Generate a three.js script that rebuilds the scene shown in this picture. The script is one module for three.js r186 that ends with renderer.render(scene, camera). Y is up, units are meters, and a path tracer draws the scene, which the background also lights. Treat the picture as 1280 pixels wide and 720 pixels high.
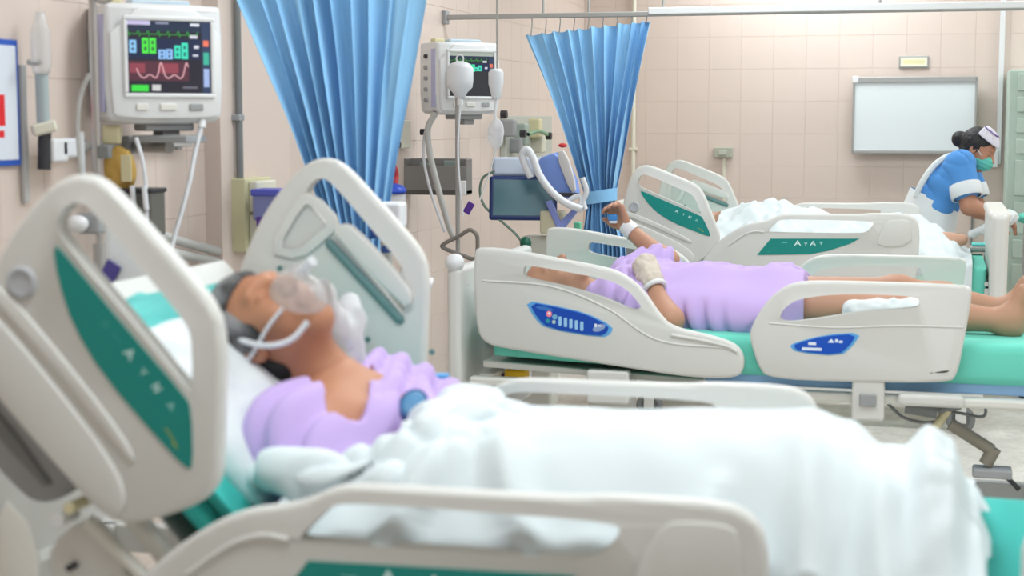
import * as THREE from 'three';
import { RoundedBoxGeometry } from 'three/addons/geometries/RoundedBoxGeometry.js';
import { mergeGeometries, mergeVertices, toCreasedNormals } from 'three/addons/utils/BufferGeometryUtils.js';
import { RectAreaLightUniformsLib } from 'three/addons/lights/RectAreaLightUniformsLib.js';
RectAreaLightUniformsLib.init();

// ---------------------------------------------------------------- camera, light, exposure
const scene = new THREE.Scene();
const FOCAL = 1980, PITCH = Math.atan(213 / 1980), YAW = 15 * Math.PI / 180;
const EYE = new THREE.Vector3(0, 1.5, 0);
const FW = new THREE.Vector3(-Math.sin(YAW) * Math.cos(PITCH), -Math.sin(PITCH), -Math.cos(YAW) * Math.cos(PITCH));
const camera = new THREE.PerspectiveCamera(2 * Math.atan(360 / FOCAL) * 180 / Math.PI, 1280 / 720, 0.05, 60);
camera.position.copy(EYE);
camera.lookAt(EYE.clone().add(FW));
camera.focus = 7.0;
camera.userData.fStop = 3.4;
const renderer = new THREE.WebGLRenderer({ antialias: true });
renderer.toneMapping = THREE.LinearToneMapping;
renderer.toneMappingExposure = 1.0;
renderer.shadowMap.enabled = true;
scene.background = new THREE.Color(0x000000);

const CEIL = 2.9, WX = -2.2, WZ = -10.0, RX = 3.6, FZ = 2.4;
const LAMP_POWER = 12.8;
const lampSpots = [];
for (const z of [-9.45, -6.7, -4.0, -1.7]) for (const x of [-0.75, 1.7]) lampSpots.push([x, z]);
for (const [x, z] of lampSpots) {
  const l = new THREE.RectAreaLight(new THREE.Color(0.91, 0.975, 1.0), LAMP_POWER, 1.2, 0.56);
  l.position.set(x, CEIL - 0.062, z);
  l.lookAt(x, 0, z);
  l.castShadow = true;
  scene.add(l);
}

// ---------------------------------------------------------------- helpers
const V = (x, y, z) => new THREE.Vector3(x, y, z);
const R = THREE.MathUtils.degToRad;
const RT = V(Math.cos(YAW), 0, -Math.sin(YAW)), UP = RT.clone().cross(FW);
// the point of a plane (X, Y or Z = v) that a pixel of the 1280 x 720 photograph looks at
function at(px, py, axis, v) {
  const d = FW.clone().addScaledVector(RT, (px - 640) / FOCAL).addScaledVector(UP, (360 - py) / FOCAL);
  const t = (v - EYE[axis]) / d[axis];
  return EYE.clone().addScaledVector(d, t);
}
let seedV = 7;
function rnd() { seedV = (seedV * 1664525 + 1013904223) >>> 0; return seedV / 4294967296; }
function hash3(x, y, z) { let h = Math.imul(x, 374761393) + Math.imul(y, 668265263) + Math.imul(z, 2147483647 ^ 0x5bd1e995); h = Math.imul(h ^ (h >>> 13), 1274126177); return ((h ^ (h >>> 16)) >>> 0) / 4294967296; }
function noise(x, y = 0, z = 0) {
  const xi = Math.floor(x), yi = Math.floor(y), zi = Math.floor(z), f = (t) => t * t * (3 - 2 * t);
  const u = f(x - xi), v = f(y - yi), w = f(z - zi), L = (a, b, t) => a + (b - a) * t;
  const c = (i, j, k) => hash3(xi + i, yi + j, zi + k);
  return L(L(L(c(0, 0, 0), c(1, 0, 0), u), L(c(0, 1, 0), c(1, 1, 0), u), v), L(L(c(0, 0, 1), c(1, 0, 1), u), L(c(0, 1, 1), c(1, 1, 1), u), v), w) * 2 - 1;
}
const sm = (a, b, x) => { const t = Math.min(1, Math.max(0, (x - a) / (b - a))); return t * t * (3 - 2 * t); };
const crease = (n, k = 6) => Math.pow(1 - Math.min(1, Math.abs(n)), k);
const lerp = (a, b, t) => a + (b - a) * t;

const used = {};
function numbered(n) { const k = used[n] = (used[n] ?? -1) + 1; return k ? `${n}_${String(k).padStart(3, '0')}` : n; }
function thing(name, label, category, group) {
  const o = new THREE.Group(); o.name = numbered(name); o.userData = { label, category };
  if (group) o.userData.group = group;
  scene.add(o); return o;
}
function part(parent, name, geo, mat, label) {
  const m = new THREE.Mesh(geo, mat); m.name = name; if (label) m.userData.label = label;
  parent.add(m); return m;
}
function single(name, label, category, geo, mat, group) {
  const m = new THREE.Mesh(geo, mat); m.name = numbered(name); m.userData = { label, category };
  if (group) m.userData.group = group;
  scene.add(m); return m;
}
function struct(name, geo, mat) { const m = new THREE.Mesh(geo, mat); m.name = name; m.userData = { kind: 'structure' }; scene.add(m); return m; }

// geometry
function box(w, h, d, x = 0, y = 0, z = 0, r = 0.004) {
  const g = new RoundedBoxGeometry(w, h, d, 2, Math.min(r, w / 2.01, h / 2.01, d / 2.01)); g.translate(x, y, z); return g;
}
const plain = (w, h, d, x = 0, y = 0, z = 0) => new THREE.BoxGeometry(w, h, d).translate(x, y, z);
function cyl(a, b, r, r2 = r, seg = 16) {
  const d = b.clone().sub(a), g = new THREE.CylinderGeometry(r2, r, d.length(), seg);
  g.translate(0, d.length() / 2, 0);
  g.applyQuaternion(new THREE.Quaternion().setFromUnitVectors(V(0, 1, 0), d.clone().normalize()));
  g.translate(a.x, a.y, a.z); return g;
}
function tube(pts, r, seg = 0, rad = 10, closed = false) {
  const c = new THREE.CatmullRomCurve3(pts, closed, 'centripetal');
  return new THREE.TubeGeometry(c, seg || pts.length * 10, r, rad, closed);
}
function capTube(pts, r, seg = 0) { // tube with round ends
  const a = new THREE.SphereGeometry(r, 12, 8).translate(pts[0].x, pts[0].y, pts[0].z), e = pts[pts.length - 1];
  return join([tube(pts, r, seg), a, new THREE.SphereGeometry(r, 12, 8).translate(e.x, e.y, e.z)]);
}
function polyTube(pts, r) { // straight runs with rounded corners
  const out = [pts[0]];
  for (let i = 1; i < pts.length - 1; i++) {
    const p = pts[i], a = pts[i - 1].clone().sub(p), b = pts[i + 1].clone().sub(p), k = Math.min(0.35 * a.length(), 0.35 * b.length(), r * 3);
    out.push(p.clone().addScaledVector(a.normalize(), k), p.clone().addScaledVector(a, k * 0.25).addScaledVector(b.clone().normalize(), k * 0.25), p.clone().addScaledVector(b.normalize(), k));
  }
  out.push(pts[pts.length - 1]);
  return capTube(out, r, out.length * 8);
}
function join(list) {
  const gs = list.map((g) => { let k = g.index ? g.toNonIndexed() : g.clone(); for (const n of Object.keys(k.attributes)) if (!['position', 'normal', 'uv'].includes(n)) k.deleteAttribute(n); return k; });
  return mergeGeometries(gs);
}
const lathe = (pts, seg = 28) => new THREE.LatheGeometry(pts.map((p) => new THREE.Vector2(p[0], p[1])), seg);
function smooth2(pts, n = 2) { // Chaikin corner cutting of a closed outline
  for (let k = 0; k < n; k++) {
    const o = [];
    for (let i = 0; i < pts.length; i++) { const a = pts[i], b = pts[(i + 1) % pts.length]; o.push([a[0] * .75 + b[0] * .25, a[1] * .75 + b[1] * .25], [a[0] * .25 + b[0] * .75, a[1] * .25 + b[1] * .75]); }
    pts = o;
  }
  return pts;
}
const loop = (pts, C = THREE.Shape) => new C(pts.map((p) => new THREE.Vector2(p[0], p[1])));
function plate(outer, holes, depth, bevel = 0.008, n = 2) { // front face at z = 0, back at -depth
  const s = loop(smooth2(outer, n));
  for (const h of holes) s.holes.push(loop(smooth2(h, n), THREE.Path));
  const g = new THREE.ExtrudeGeometry(s, { depth: depth - 2 * bevel, bevelEnabled: bevel > 0, bevelThickness: bevel, bevelSize: bevel * 0.8, bevelOffset: -bevel * 0.8, bevelSegments: 3 });
  g.translate(0, 0, -depth + bevel);
  return toCreasedNormals(g, 0.7);
}
function uvBox(g, flip) { // uv 0..1 over the outline's bounding box
  g.computeBoundingBox(); const b = g.boundingBox, p = g.attributes.position, uv = new Float32Array(p.count * 2);
  for (let i = 0; i < p.count; i++) { const u = (p.getX(i) - b.min.x) / (b.max.x - b.min.x); uv[2 * i] = flip ? 1 - u : u; uv[2 * i + 1] = (p.getY(i) - b.min.y) / (b.max.y - b.min.y); }
  g.setAttribute('uv', new THREE.BufferAttribute(uv, 2)); return g;
}
function sheet(nu, nv, f) { // parametric sheet, f(u, v) -> Vector3
  const pos = [], uv = [], idx = [];
  for (let j = 0; j <= nv; j++) for (let i = 0; i <= nu; i++) { const p = f(i / nu, j / nv); pos.push(p.x, p.y, p.z); uv.push(i / nu, j / nv); }
  for (let j = 0; j < nv; j++) for (let i = 0; i < nu; i++) { const a = j * (nu + 1) + i, b = a + 1, c = a + nu + 1, d = c + 1; idx.push(a, c, b, b, c, d); }
  const g = new THREE.BufferGeometry();
  g.setAttribute('position', new THREE.Float32BufferAttribute(pos, 3)); g.setAttribute('uv', new THREE.Float32BufferAttribute(uv, 2)); g.setIndex(idx); g.computeVertexNormals(); return g;
}
// signed distances
const dCap = (p, a, b, ra, rb) => { const ax = b.x - a.x, ay = b.y - a.y, az = b.z - a.z, px = p.x - a.x, py = p.y - a.y, pz = p.z - a.z; const l = ax * ax + ay * ay + az * az; let t = l > 0 ? (px * ax + py * ay + pz * az) / l : 0; t = t < 0 ? 0 : t > 1 ? 1 : t; return Math.hypot(px - ax * t, py - ay * t, pz - az * t) - (ra + (rb - ra) * t); };
const dEll = (p, c, r) => { const x = (p.x - c.x) / r.x, y = (p.y - c.y) / r.y, z = (p.z - c.z) / r.z, k0 = Math.hypot(x, y, z), k1 = Math.hypot(x / r.x, y / r.y, z / r.z); return k1 < 1e-9 ? -Math.min(r.x, r.y, r.z) : k0 * (k0 - 1) / k1; };
const smin = (a, b, k) => { const h = Math.max(k - Math.abs(a - b), 0) / k; return Math.min(a, b) - h * h * k * 0.25; };
const smax = (a, b, k) => -smin(-a, -b, k);
function meshField(f, lo, hi, cell, margin = .032) { // surface nets
  const nx = Math.ceil((hi.x - lo.x) / cell) + 1, ny = Math.ceil((hi.y - lo.y) / cell) + 1, nz = Math.ceil((hi.z - lo.z) / cell) + 1;
  const g = new Float32Array(nx * ny * nz), p = V(0, 0, 0), I = (i, j, k) => (k * ny + j) * nx + i;
  const N = 5, reach = N * cell * .87 * 1.5 + margin; // blocks far from the surface take the value of their centre
  for (let k0 = 0; k0 < nz; k0 += N) for (let j0 = 0; j0 < ny; j0 += N) for (let i0 = 0; i0 < nx; i0 += N) {
    const c = f(p.set(lo.x + (i0 + N / 2) * cell, lo.y + (j0 + N / 2) * cell, lo.z + (k0 + N / 2) * cell)), far = Math.abs(c) > reach;
    for (let k = k0; k < Math.min(nz, k0 + N); k++) for (let j = j0; j < Math.min(ny, j0 + N); j++) for (let i = i0; i < Math.min(nx, i0 + N); i++) { if (far) g[I(i, j, k)] = c; else g[I(i, j, k)] = f(p.set(lo.x + i * cell, lo.y + j * cell, lo.z + k * cell)); }
  }
  const id = new Int32Array(nx * ny * nz).fill(-1), pos = [], idx = [];
  const E = [[0, 1], [2, 3], [4, 5], [6, 7], [0, 2], [1, 3], [4, 6], [5, 7], [0, 4], [1, 5], [2, 6], [3, 7]];
  for (let k = 0; k < nz - 1; k++) for (let j = 0; j < ny - 1; j++) for (let i = 0; i < nx - 1; i++) {
    const c = []; let m = 0;
    for (let n = 0; n < 8; n++) { c[n] = g[I(i + (n & 1), j + ((n >> 1) & 1), k + (n >> 2))]; if (c[n] < 0) m |= 1 << n; }
    if (m === 0 || m === 255) continue;
    let x = 0, y = 0, z = 0, s = 0;
    for (const [a, b] of E) if ((c[a] < 0) !== (c[b] < 0)) { const t = c[a] / (c[a] - c[b]); x += (a & 1) + ((b & 1) - (a & 1)) * t; y += ((a >> 1) & 1) + (((b >> 1) & 1) - ((a >> 1) & 1)) * t; z += (a >> 2) + ((b >> 2) - (a >> 2)) * t; s++; }
    id[I(i, j, k)] = pos.length / 3; pos.push(lo.x + (i + x / s) * cell, lo.y + (j + y / s) * cell, lo.z + (k + z / s) * cell);
  }
  const quad = (a, b, c, d, flip) => { if (a < 0 || b < 0 || c < 0 || d < 0) return; if (flip) idx.push(a, c, b, a, d, c); else idx.push(a, b, c, a, c, d); };
  for (let k = 1; k < nz - 1; k++) for (let j = 1; j < ny - 1; j++) for (let i = 1; i < nx - 1; i++) {
    const s = g[I(i, j, k)] < 0;
    if (s !== g[I(i + 1, j, k)] < 0) quad(id[I(i, j - 1, k - 1)], id[I(i, j, k - 1)], id[I(i, j, k)], id[I(i, j - 1, k)], !s);
    if (s !== g[I(i, j + 1, k)] < 0) quad(id[I(i - 1, j, k - 1)], id[I(i - 1, j, k)], id[I(i, j, k)], id[I(i, j, k - 1)], !s);
    if (s !== g[I(i, j, k + 1)] < 0) quad(id[I(i - 1, j - 1, k)], id[I(i, j - 1, k)], id[I(i, j, k)], id[I(i - 1, j, k)], !s);
  }
  const o = new THREE.BufferGeometry(), n = new Float32Array(pos.length), e = cell * 0.4;
  for (let i = 0; i < pos.length; i += 3) {
    const F = (x, y, z) => f(p.set(pos[i] + x, pos[i + 1] + y, pos[i + 2] + z));
    const a = F(e, 0, 0) - F(-e, 0, 0), b = F(0, e, 0) - F(0, -e, 0), c = F(0, 0, e) - F(0, 0, -e), l = Math.hypot(a, b, c) || 1;
    n[i] = a / l; n[i + 1] = b / l; n[i + 2] = c / l;
  }
  o.setAttribute('position', new THREE.Float32BufferAttribute(pos, 3)); o.setAttribute('normal', new THREE.BufferAttribute(n, 3));
  o.setAttribute('uv', new THREE.BufferAttribute(new Float32Array(pos.length / 3 * 2), 2)); o.setIndex(idx);
  return o;
}

// folds of loose cloth: three warped wave fields, each fading in and out over the surface
const WAVES = [[88, 30, 46], [-52, 60, 80], [104, -46, -34]];
function folds(p, a) {
  let w = 0; const q = 3 * noise(p.x * 4.2, p.y * 4.2, p.z * 4.2);
  WAVES.forEach(([x, y, z], i) => { const m = sm(-.35, .3, noise(p.x * 4 + 11 * i, p.y * 4, p.z * 4 + 5 * i)); if (m > 0) w += m * Math.pow(.5 + .5 * Math.sin(p.x * x + p.y * y + p.z * z + q), 1.6); });
  return w * a;
}
// ---------------------------------------------------------------- materials
function canvasTex(w, h, draw) {
  const c = document.createElement('canvas'); c.width = w; c.height = h; draw(c.getContext('2d'), w, h);
  const t = new THREE.CanvasTexture(c); t.colorSpace = THREE.SRGBColorSpace; return t;
}
function noiseTex(n, f, srgb) {
  const d = new Uint8Array(n * n * 4);
  for (let j = 0; j < n; j++) for (let i = 0; i < n; i++) { const v = f(i, j), k = (j * n + i) * 4; for (let q = 0; q < 3; q++) d[k + q] = Math.max(0, Math.min(255, Array.isArray(v) ? v[q] : v)); d[k + 3] = 255; }
  const t = new THREE.DataTexture(d, n, n); t.magFilter = THREE.LinearFilter; t.minFilter = THREE.LinearFilter; t.wrapS = t.wrapT = THREE.RepeatWrapping; if (srgb) t.colorSpace = THREE.SRGBColorSpace; t.needsUpdate = true; return t;
}
const lin = (r, g, b) => new THREE.Color().setRGB(r, g, b);
const mat = (r, g, b, rough = 0.6, o = {}) => new THREE.MeshStandardMaterial({ color: lin(r, g, b), roughness: rough, ...o });
const cloth = (r, g, b, o = {}) => new THREE.MeshPhysicalMaterial({ color: lin(r, g, b), roughness: 0.95, side: THREE.DoubleSide, sheen: 0.25, sheenRoughness: 0.6, sheenColor: lin(1, 1, 1), ...o });
const M = {
  wall: mat(.72, .605, .54, .55), grout: mat(.70, .585, .52, .8), paint: mat(.78, .77, .74, .8), ceil: mat(.84, .83, .80, .9),
  ivory: mat(.70, .695, .665, .42), ivoryDark: mat(.70, .695, .665, .5), ivoryIn: mat(.70, .695, .665, .42), white: mat(.78, .79, .80, .4), whiteWarm: mat(.76, .75, .70, .45),
  grey: mat(.34, .35, .36, .45), greyMid: mat(.20, .21, .21, .5), dark: mat(.03, .03, .035, .5), darkTeal: mat(.12, .24, .24, .5), steel: mat(.55, .55, .55, .28, { metalness: .85 }), steelDull: mat(.42, .42, .41, .45, { metalness: .5 }),
  teal: mat(.004, .235, .215, .45), mint: cloth(.16, .66, .53), sheetTeal: cloth(.06, .58, .52), aqua: cloth(.20, .74, .70), blanket: cloth(.72, .785, .81), linen: cloth(.76, .80, .82),
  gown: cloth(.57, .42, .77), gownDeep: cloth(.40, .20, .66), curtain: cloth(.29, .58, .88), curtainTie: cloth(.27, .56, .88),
  blue: mat(.005, .085, .48, .4), blueLight: mat(.12, .42, .80, .4), bedBlue: mat(.30, .52, .82, .6), violet: mat(.07, .05, .28, .5), violetSoft: mat(.25, .28, .72, .45),
  skin: mat(.50, .225, .125, .55), skinDeep: mat(.50, .262, .168, .55), skinPale: mat(.56, .32, .22, .55), hairGrey: mat(.10, .10, .105, .8), hairBlack: mat(.012, .012, .014, .6),
  red: mat(.6, .03, .03, .5), cream: mat(.72, .66, .42, .5), creamPale: mat(.74, .72, .60, .5), yellow: mat(.78, .48, .01, .6), amber: mat(.55, .34, .08, .6),
  greenCab: mat(.50, .62, .54, .5), greenDark: mat(.0, .11, .06, .4), nurseBlue: cloth(.09, .30, .70), capWhite: cloth(.72, .70, .80), maskTeal: cloth(.13, .55, .47), tubeWhite: mat(.74, .76, .80, .4), tubeGrey: mat(.5, .5, .48, .5), violetDeep: mat(.10, .03, .30, .5),
  clear: new THREE.MeshPhysicalMaterial({ color: lin(.93, .94, .95), roughness: .25, transmission: .72, thickness: 0, side: THREE.DoubleSide }),
  milky: new THREE.MeshPhysicalMaterial({ color: lin(.9, .91, .93), roughness: .45, transmission: .5, thickness: 0, side: THREE.DoubleSide }),
};

// ---------------------------------------------------------------- the room
{
  const T = 0.15;
  const spk = noiseTex(256, (i, j) => { const a = 226 + 10 * noise(i / 40, j / 40) + 9 * noise(i / 9, j / 9, 3) + 8 * noise(i / 2.3, j / 2.3, 8); return [a, a - 3, a - 10]; }, true);
  spk.repeat.set(6, 10);
  const floorMat = new THREE.MeshStandardMaterial({ map: spk, roughness: .35 });
  struct('floor', plain(RX - WX + 2 * T, T, FZ - WZ + 2 * T, (RX + WX) / 2, -T / 2, (FZ + WZ) / 2), floorMat);
  struct('ceiling', plain(RX - WX + 2 * T, T, FZ - WZ + 2 * T, (RX + WX) / 2, CEIL + T / 2, (FZ + WZ) / 2), M.ceil);
  const left = struct('wall_left', plain(T, CEIL, FZ - WZ, WX - T / 2 - .002, CEIL / 2, (FZ + WZ) / 2), M.grout);
  const back = struct('wall_back', plain(RX - WX + 2 * T, CEIL, T, (RX + WX) / 2, CEIL / 2, WZ - T / 2 - .002), M.grout);
  struct('wall_right', plain(T, CEIL, FZ - WZ, RX + T / 2, CEIL / 2, (FZ + WZ) / 2), M.wall);
  struct('wall_front', plain(RX - WX + 2 * T, CEIL, T, (RX + WX) / 2, CEIL / 2, FZ + T / 2), M.wall);
  // wall tiles, 20 cm, those in view one by one
  const S = 0.2, gap = 0.0012;
  const shape = () => { const b = new THREE.ExtrudeGeometry(loop([[-.5, -.5], [.5, -.5], [.5, .5], [-.5, .5]].map(([a, c]) => [a * (S - gap - .0016), c * (S - gap - .0016)])), { depth: .0042, bevelEnabled: true, bevelThickness: .0008, bevelSize: .0008, bevelSegments: 1 }); return b; };
  const tileBack = shape().translate(0, 0, -.005), tileLeft = tileBack.clone().rotateY(Math.PI / 2);
  const tones = [1, 1.008, .992, 1.004, .996].map((k) => mat(.72 * k, .605 * k, .54 * k, .38));
  const restL = [], restB = [];
  for (let i = 0; i < 62; i++) for (let j = 0; j < 14; j++) {
    const z = -9.9 + i * S, y = .1 + j * S;
    if (z < -3.3 && y > .75 && y < 2.2) { const t = part(left, 'tile', tileLeft, tones[Math.floor(hash3(i, j, 1) * 5)]); t.position.set(WX, y, z); } else restL.push([WX, y, z]);
  }
  for (let i = 0; i < 29; i++) for (let j = 0; j < 14; j++) {
    const x = -2.1 + i * S, y = .1 + j * S;
    if (x < .7 && y > .35 && y < 2.35) { const t = part(back, 'tile', tileBack, tones[Math.floor(hash3(i, j, 2) * 5)]); t.position.set(x, y, WZ); } else restB.push([x, y, WZ]);
  }
  for (const [rest, g, w] of [[restL, tileLeft, left], [restB, tileBack, back]]) {
    const im = new THREE.InstancedMesh(g, tones[0], rest.length), m4 = new THREE.Matrix4();
    rest.forEach((p, i) => im.setMatrixAt(i, m4.makeTranslation(...p)));
    im.name = 'tile_field'; im.userData.kind = 'stuff'; w.add(im);
  }
  // pilaster on the bed-head wall
  const pil = struct('trim_1', plain(.055, CEIL, .55, WX + .0275, CEIL / 2, -4.795), M.wall);
  struct('baseboard_back', plain(RX - WX, .1, .012, (RX + WX) / 2, .05, WZ + .006), M.ivoryDark);
  struct('baseboard_left', plain(.012, .1, FZ - WZ, WX + .006, .05, (FZ + WZ) / 2), M.ivoryDark);
}
// ceiling lamps
for (const [x, z] of lampSpots) {
  const t = thing('ceiling_lamp', 'white recessed fluorescent panel lamp set in the ceiling', 'lamp', 'fluorescent panels in the ceiling');
  part(t, 'housing', join([plain(1.3, .05, .04, x, CEIL - .025, z - .31), plain(1.3, .05, .04, x, CEIL - .025, z + .31), plain(.04, .05, .58, x - .63, CEIL - .025, z), plain(.04, .05, .58, x + .63, CEIL - .025, z)]), M.white);
  part(t, 'diffuser', plain(1.22, .01, .58, x, CEIL - .045, z), new THREE.MeshStandardMaterial({ color: 0xffffff, emissive: lin(.91, .975, 1), emissiveIntensity: 1.2, roughness: .6 }));
}

// ---------------------------------------------------------------- back wall fittings
{
  const a = at(1067, 97, 'z', WZ + .08), b = at(1219, 192, 'z', WZ + .08), w = b.x - a.x, h = a.y - b.y, cx = (a.x + b.x) / 2, cy = (a.y + b.y) / 2;
  const t = thing('whiteboard', 'white marker board in an aluminium frame on the tiled back wall', 'whiteboard');
  part(t, 'panel', plain(w - .02, h - .03, .03, cx, cy, WZ + .07), mat(.78, .84, .86, .25), 'plain pale bluish-white writing surface');
  const fr = .014;
  part(t, 'frame', join([box(w, .034, .05, cx, a.y - .014, WZ + .07), box(w, .022, .05, cx, b.y + .008, WZ + .07), box(fr, h, .05, a.x + .004, cy, WZ + .07), box(fr, h, .05, b.x - .004, cy, WZ + .07)]), M.steelDull, 'aluminium frame');
  part(t, 'corner_cap', box(.04, .045, .056, a.x + .012, a.y - .014, WZ + .07, .01), M.white);
  for (const sx of [-.2, .2]) for (const y of [a.y - .03, b.y + .03]) part(t, 'bracket', box(.05, .03, .05, cx + sx, y, WZ + .025), M.grey);
}
{
  const a = at(1124, 70, 'z', WZ), b = at(1161, 85, 'z', WZ), cx = (a.x + b.x) / 2, cy = (a.y + b.y) / 2, w = b.x - a.x, h = a.y - b.y;
  const t = thing('wall_sign', 'small framed pale yellow plate above the whiteboard', 'sign');
  part(t, 'frame', box(w, h, .012, cx, cy, WZ + .006), M.steelDull);
  part(t, 'plate', plain(w - .02, h - .02, .004, cx, cy, WZ + .013), new THREE.MeshStandardMaterial({ roughness: .5, map: canvasTex(128, 48, (c, W, H) => { c.fillStyle = '#e9e6cf'; c.fillRect(0, 0, W, H); c.fillStyle = '#e4dfae'; c.fillRect(14, 14, 100, 20); }) }), 'pale yellow face');
}
{
  const a = at(893, 184, 'z', WZ), b = at(916, 197, 'z', WZ), cx = (a.x + b.x) / 2, cy = (a.y + b.y) / 2;
  const t = thing('light_switch', 'grey switch box with a conduit on the back wall', 'switch');
  part(t, 'box', box(b.x - a.x, a.y - b.y, .04, cx, cy, WZ + .02, .006), mat(.42, .44, .36, .5));
  part(t, 'rocker', box(.05, .03, .01, cx, cy, WZ + .042, .003), mat(.5, .52, .45, .5));
  part(t, 'conduit', box(.02, b.y - .4, .018, cx + .005, (b.y + .4) / 2, WZ + .009), M.creamPale, 'cream conduit');
}
{
  const a = at(1252, 0, 'z', WZ), b = at(1243, 205, 'z', WZ);
  const t = thing('cable_trunking', 'white vertical cable trunking beside the whiteboard ending in a small box', 'trunking');
  part(t, 'duct', box(.03, CEIL - b.y, .025, a.x + .01, (CEIL + b.y) / 2, WZ + .0125), M.white);
  part(t, 'socket_box', box(.13, .1, .04, b.x - .045, b.y + .03, WZ + .02, .006), M.white);
  part(t, 'switch_face', box(.05, .05, .012, b.x - .045, b.y + .03, WZ + .045), M.whiteWarm);
  part(t, 'cord', tube([V(b.x - .1, b.y - .01, WZ + .015), V(b.x - .115, b.y - .2, WZ + .012), V(b.x - .12, b.y - .5, WZ + .012), V(b.x - .12, .5, WZ + .012)], .006), M.greyMid, 'thin dark cord');
}
{
  const a = at(792, 100, 'z', WZ + .03);
  const t = thing('wall_pipe', 'white vertical pipe on the back wall behind the tied curtain', 'pipe');
  part(t, 'pipe', cyl(V(a.x, .1, WZ + .03), V(a.x, CEIL, WZ + .03), .014), M.creamPale);
  for (const y of [.8, 1.3, 1.8, 2.3]) part(t, 'clip', box(.05, .02, .045, a.x, y, WZ + .022), M.creamPale);
}
{ // green cabinet at the right
  const x0 = at(1262, 90, 'z', -9.6).x, y1 = at(1262, 87, 'z', -9.6).y, zf = -9.6, w = .9, cx = x0 + w / 2;
  const t = thing('drawer_cabinet', 'tall pale green cabinet with drawers standing against the back wall', 'cabinet');
  part(t, 'body', box(w, y1, .38, cx, y1 / 2, -9.79, .01), M.greenCab);
  const rows = [[.02, .17], [.2, .35], [.38, .5], [.53, .66], [.69, .8], [.83, 1.02], [1.05, 1.26], [1.29, 1.38], [1.41, 1.5], [1.53, 1.62], [1.65, y1 - .02]];
  for (const [a, b] of rows) for (const k of [0, 1]) {
    const d = part(t, 'drawer', box(w / 2 - .05, b - a - .006, .016, x0 + .04 + (w / 2 - .035) * (k + .5), (a + b) / 2, zf + .006, .004), M.greenCab);
    part(d, 'pull', box(.3, .014, .012, x0 + .06 + (w / 2 - .035) * (k + .5), a + .008, zf + .018, .003), M.greyMid, 'dark pull lip');
  }
}
{ // curtain rail across the room
  const z = -7.0, y = 1.955;
  const t = thing('curtain_rail', 'grey metal curtain rail running out from the bed-head wall', 'rail');
  part(t, 'rail', box(3.8, .022, .026, WX + 1.9, y, z, .004), M.steelDull);
  part(t, 'sleeve', box(2.85, .03, .034, WX + .95 + 1.425, y + .012, z, .004), M.white, 'white painted rail section');
  part(t, 'wall_bracket', box(.02, .06, .06, WX + .01, y, z), M.grey);
  for (const px of [679, 736, 829, 1100]) { const x = at(px, 8, 'z', z).x; part(t, 'hanger_rod', cyl(V(x, y, z), V(x, CEIL, z), .006), M.steelDull); }
  const t2 = thing('curtain_rail', 'grey metal curtain rail above the gathered curtain nearest the twin grey boxes', 'rail');
  part(t2, 'rail', box(3.4, .022, .026, WX + 1.7, y + .02, -4.25, .004), M.steelDull);
  part(t2, 'wall_bracket', box(.02, .06, .06, WX + .01, y + .02, -4.25), M.grey);
  for (const x of [-1.2, .2]) part(t2, 'hanger_rod', cyl(V(x, y, -4.25), V(x, CEIL, -4.25), .006), M.steelDull);
}
// ---------------------------------------------------------------- curtains
function curtain(label, z, top, tieY, bottom, N, seed, slope) {
  const t = thing('curtain', label, 'curtain', 'blue bedside curtains tied back');
  const [xl, xr, yt] = top, [tl, tr] = tieY.x, ty = tieY.y, [bl, br, yb] = bottom;
  const H = yt - yb, vt = (yt - ty) / H;
  const fold = (u, v) => { const s = u + .022 * noise(u * 6 + seed, v * 2.2, 1) + .012 * noise(u * 17 + seed, v * 3, 4); return s * N * 2 * Math.PI + 1.4 * noise(u * 3 + seed, 0, 9); };
  const g = sheet(260, 90, (u, v) => {
    const y = yt - v * H + (v < .02 ? 0 : 0) - slope * (1 - u) * (1 - v);
    let l, r;
    if (v < vt) { const k = v / vt, e = Math.pow(k, 1.02); l = lerp(xl, tl, e + .05 * Math.sin(Math.PI * k)); r = lerp(xr, tr, e + .05 * Math.sin(Math.PI * k)); }
    else { const k = sm(0, .35, (v - vt) / (1 - vt)); l = lerp(tl, bl, k); r = lerp(tr, br, k); }
    const near = Math.exp(-Math.pow((v - vt) / .05, 2)), w = (r - l) / (xr - xl);
    const amp = lerp(.020, .038, sm(0, 1, v / vt)) * (1 - .55 * near) * (.75 + .6 * noise(u * 7 + seed, v * 1.5, 6));
    const p = fold(u, v), c = .5 + .5 * Math.sin(p);
    const zz = z + amp * (Math.pow(c, .8) * 2 - 1) + .018 * Math.sin(u * 3.1 + seed) * w + .012 * noise(u * 30 + seed, v * 5, 2);
    return V(lerp(l, r, u) + .35 * (r - l) / N * Math.cos(p) * .32, y + .004 * Math.sin(p), zz);
  });
  part(t, 'drape', g, M.curtain);
  part(t, 'tieback', (() => { const c = (tl + tr) / 2, a = (tr - tl) / 2 + .012; return sheet(40, 4, (u, v) => V(c + a * Math.cos(u * 2 * Math.PI), ty + .028 - v * .056 + .012 * Math.cos(u * 6.28), z + .062 * Math.sin(u * 2 * Math.PI))); })(), M.curtainTie, 'blue cloth band');
  for (let i = 0; i < 9; i++) { const x = lerp(xl, xr, (i + .5) / 9); part(t, 'hook', tube([V(x, yt - slope * (1 - (i + .5) / 9) - .01, z), V(x + .006, yt + .012, z + .004), V(x, yt + .03, z)], .0028, 12, 6), M.steelDull); }
  return t;
}
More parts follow.
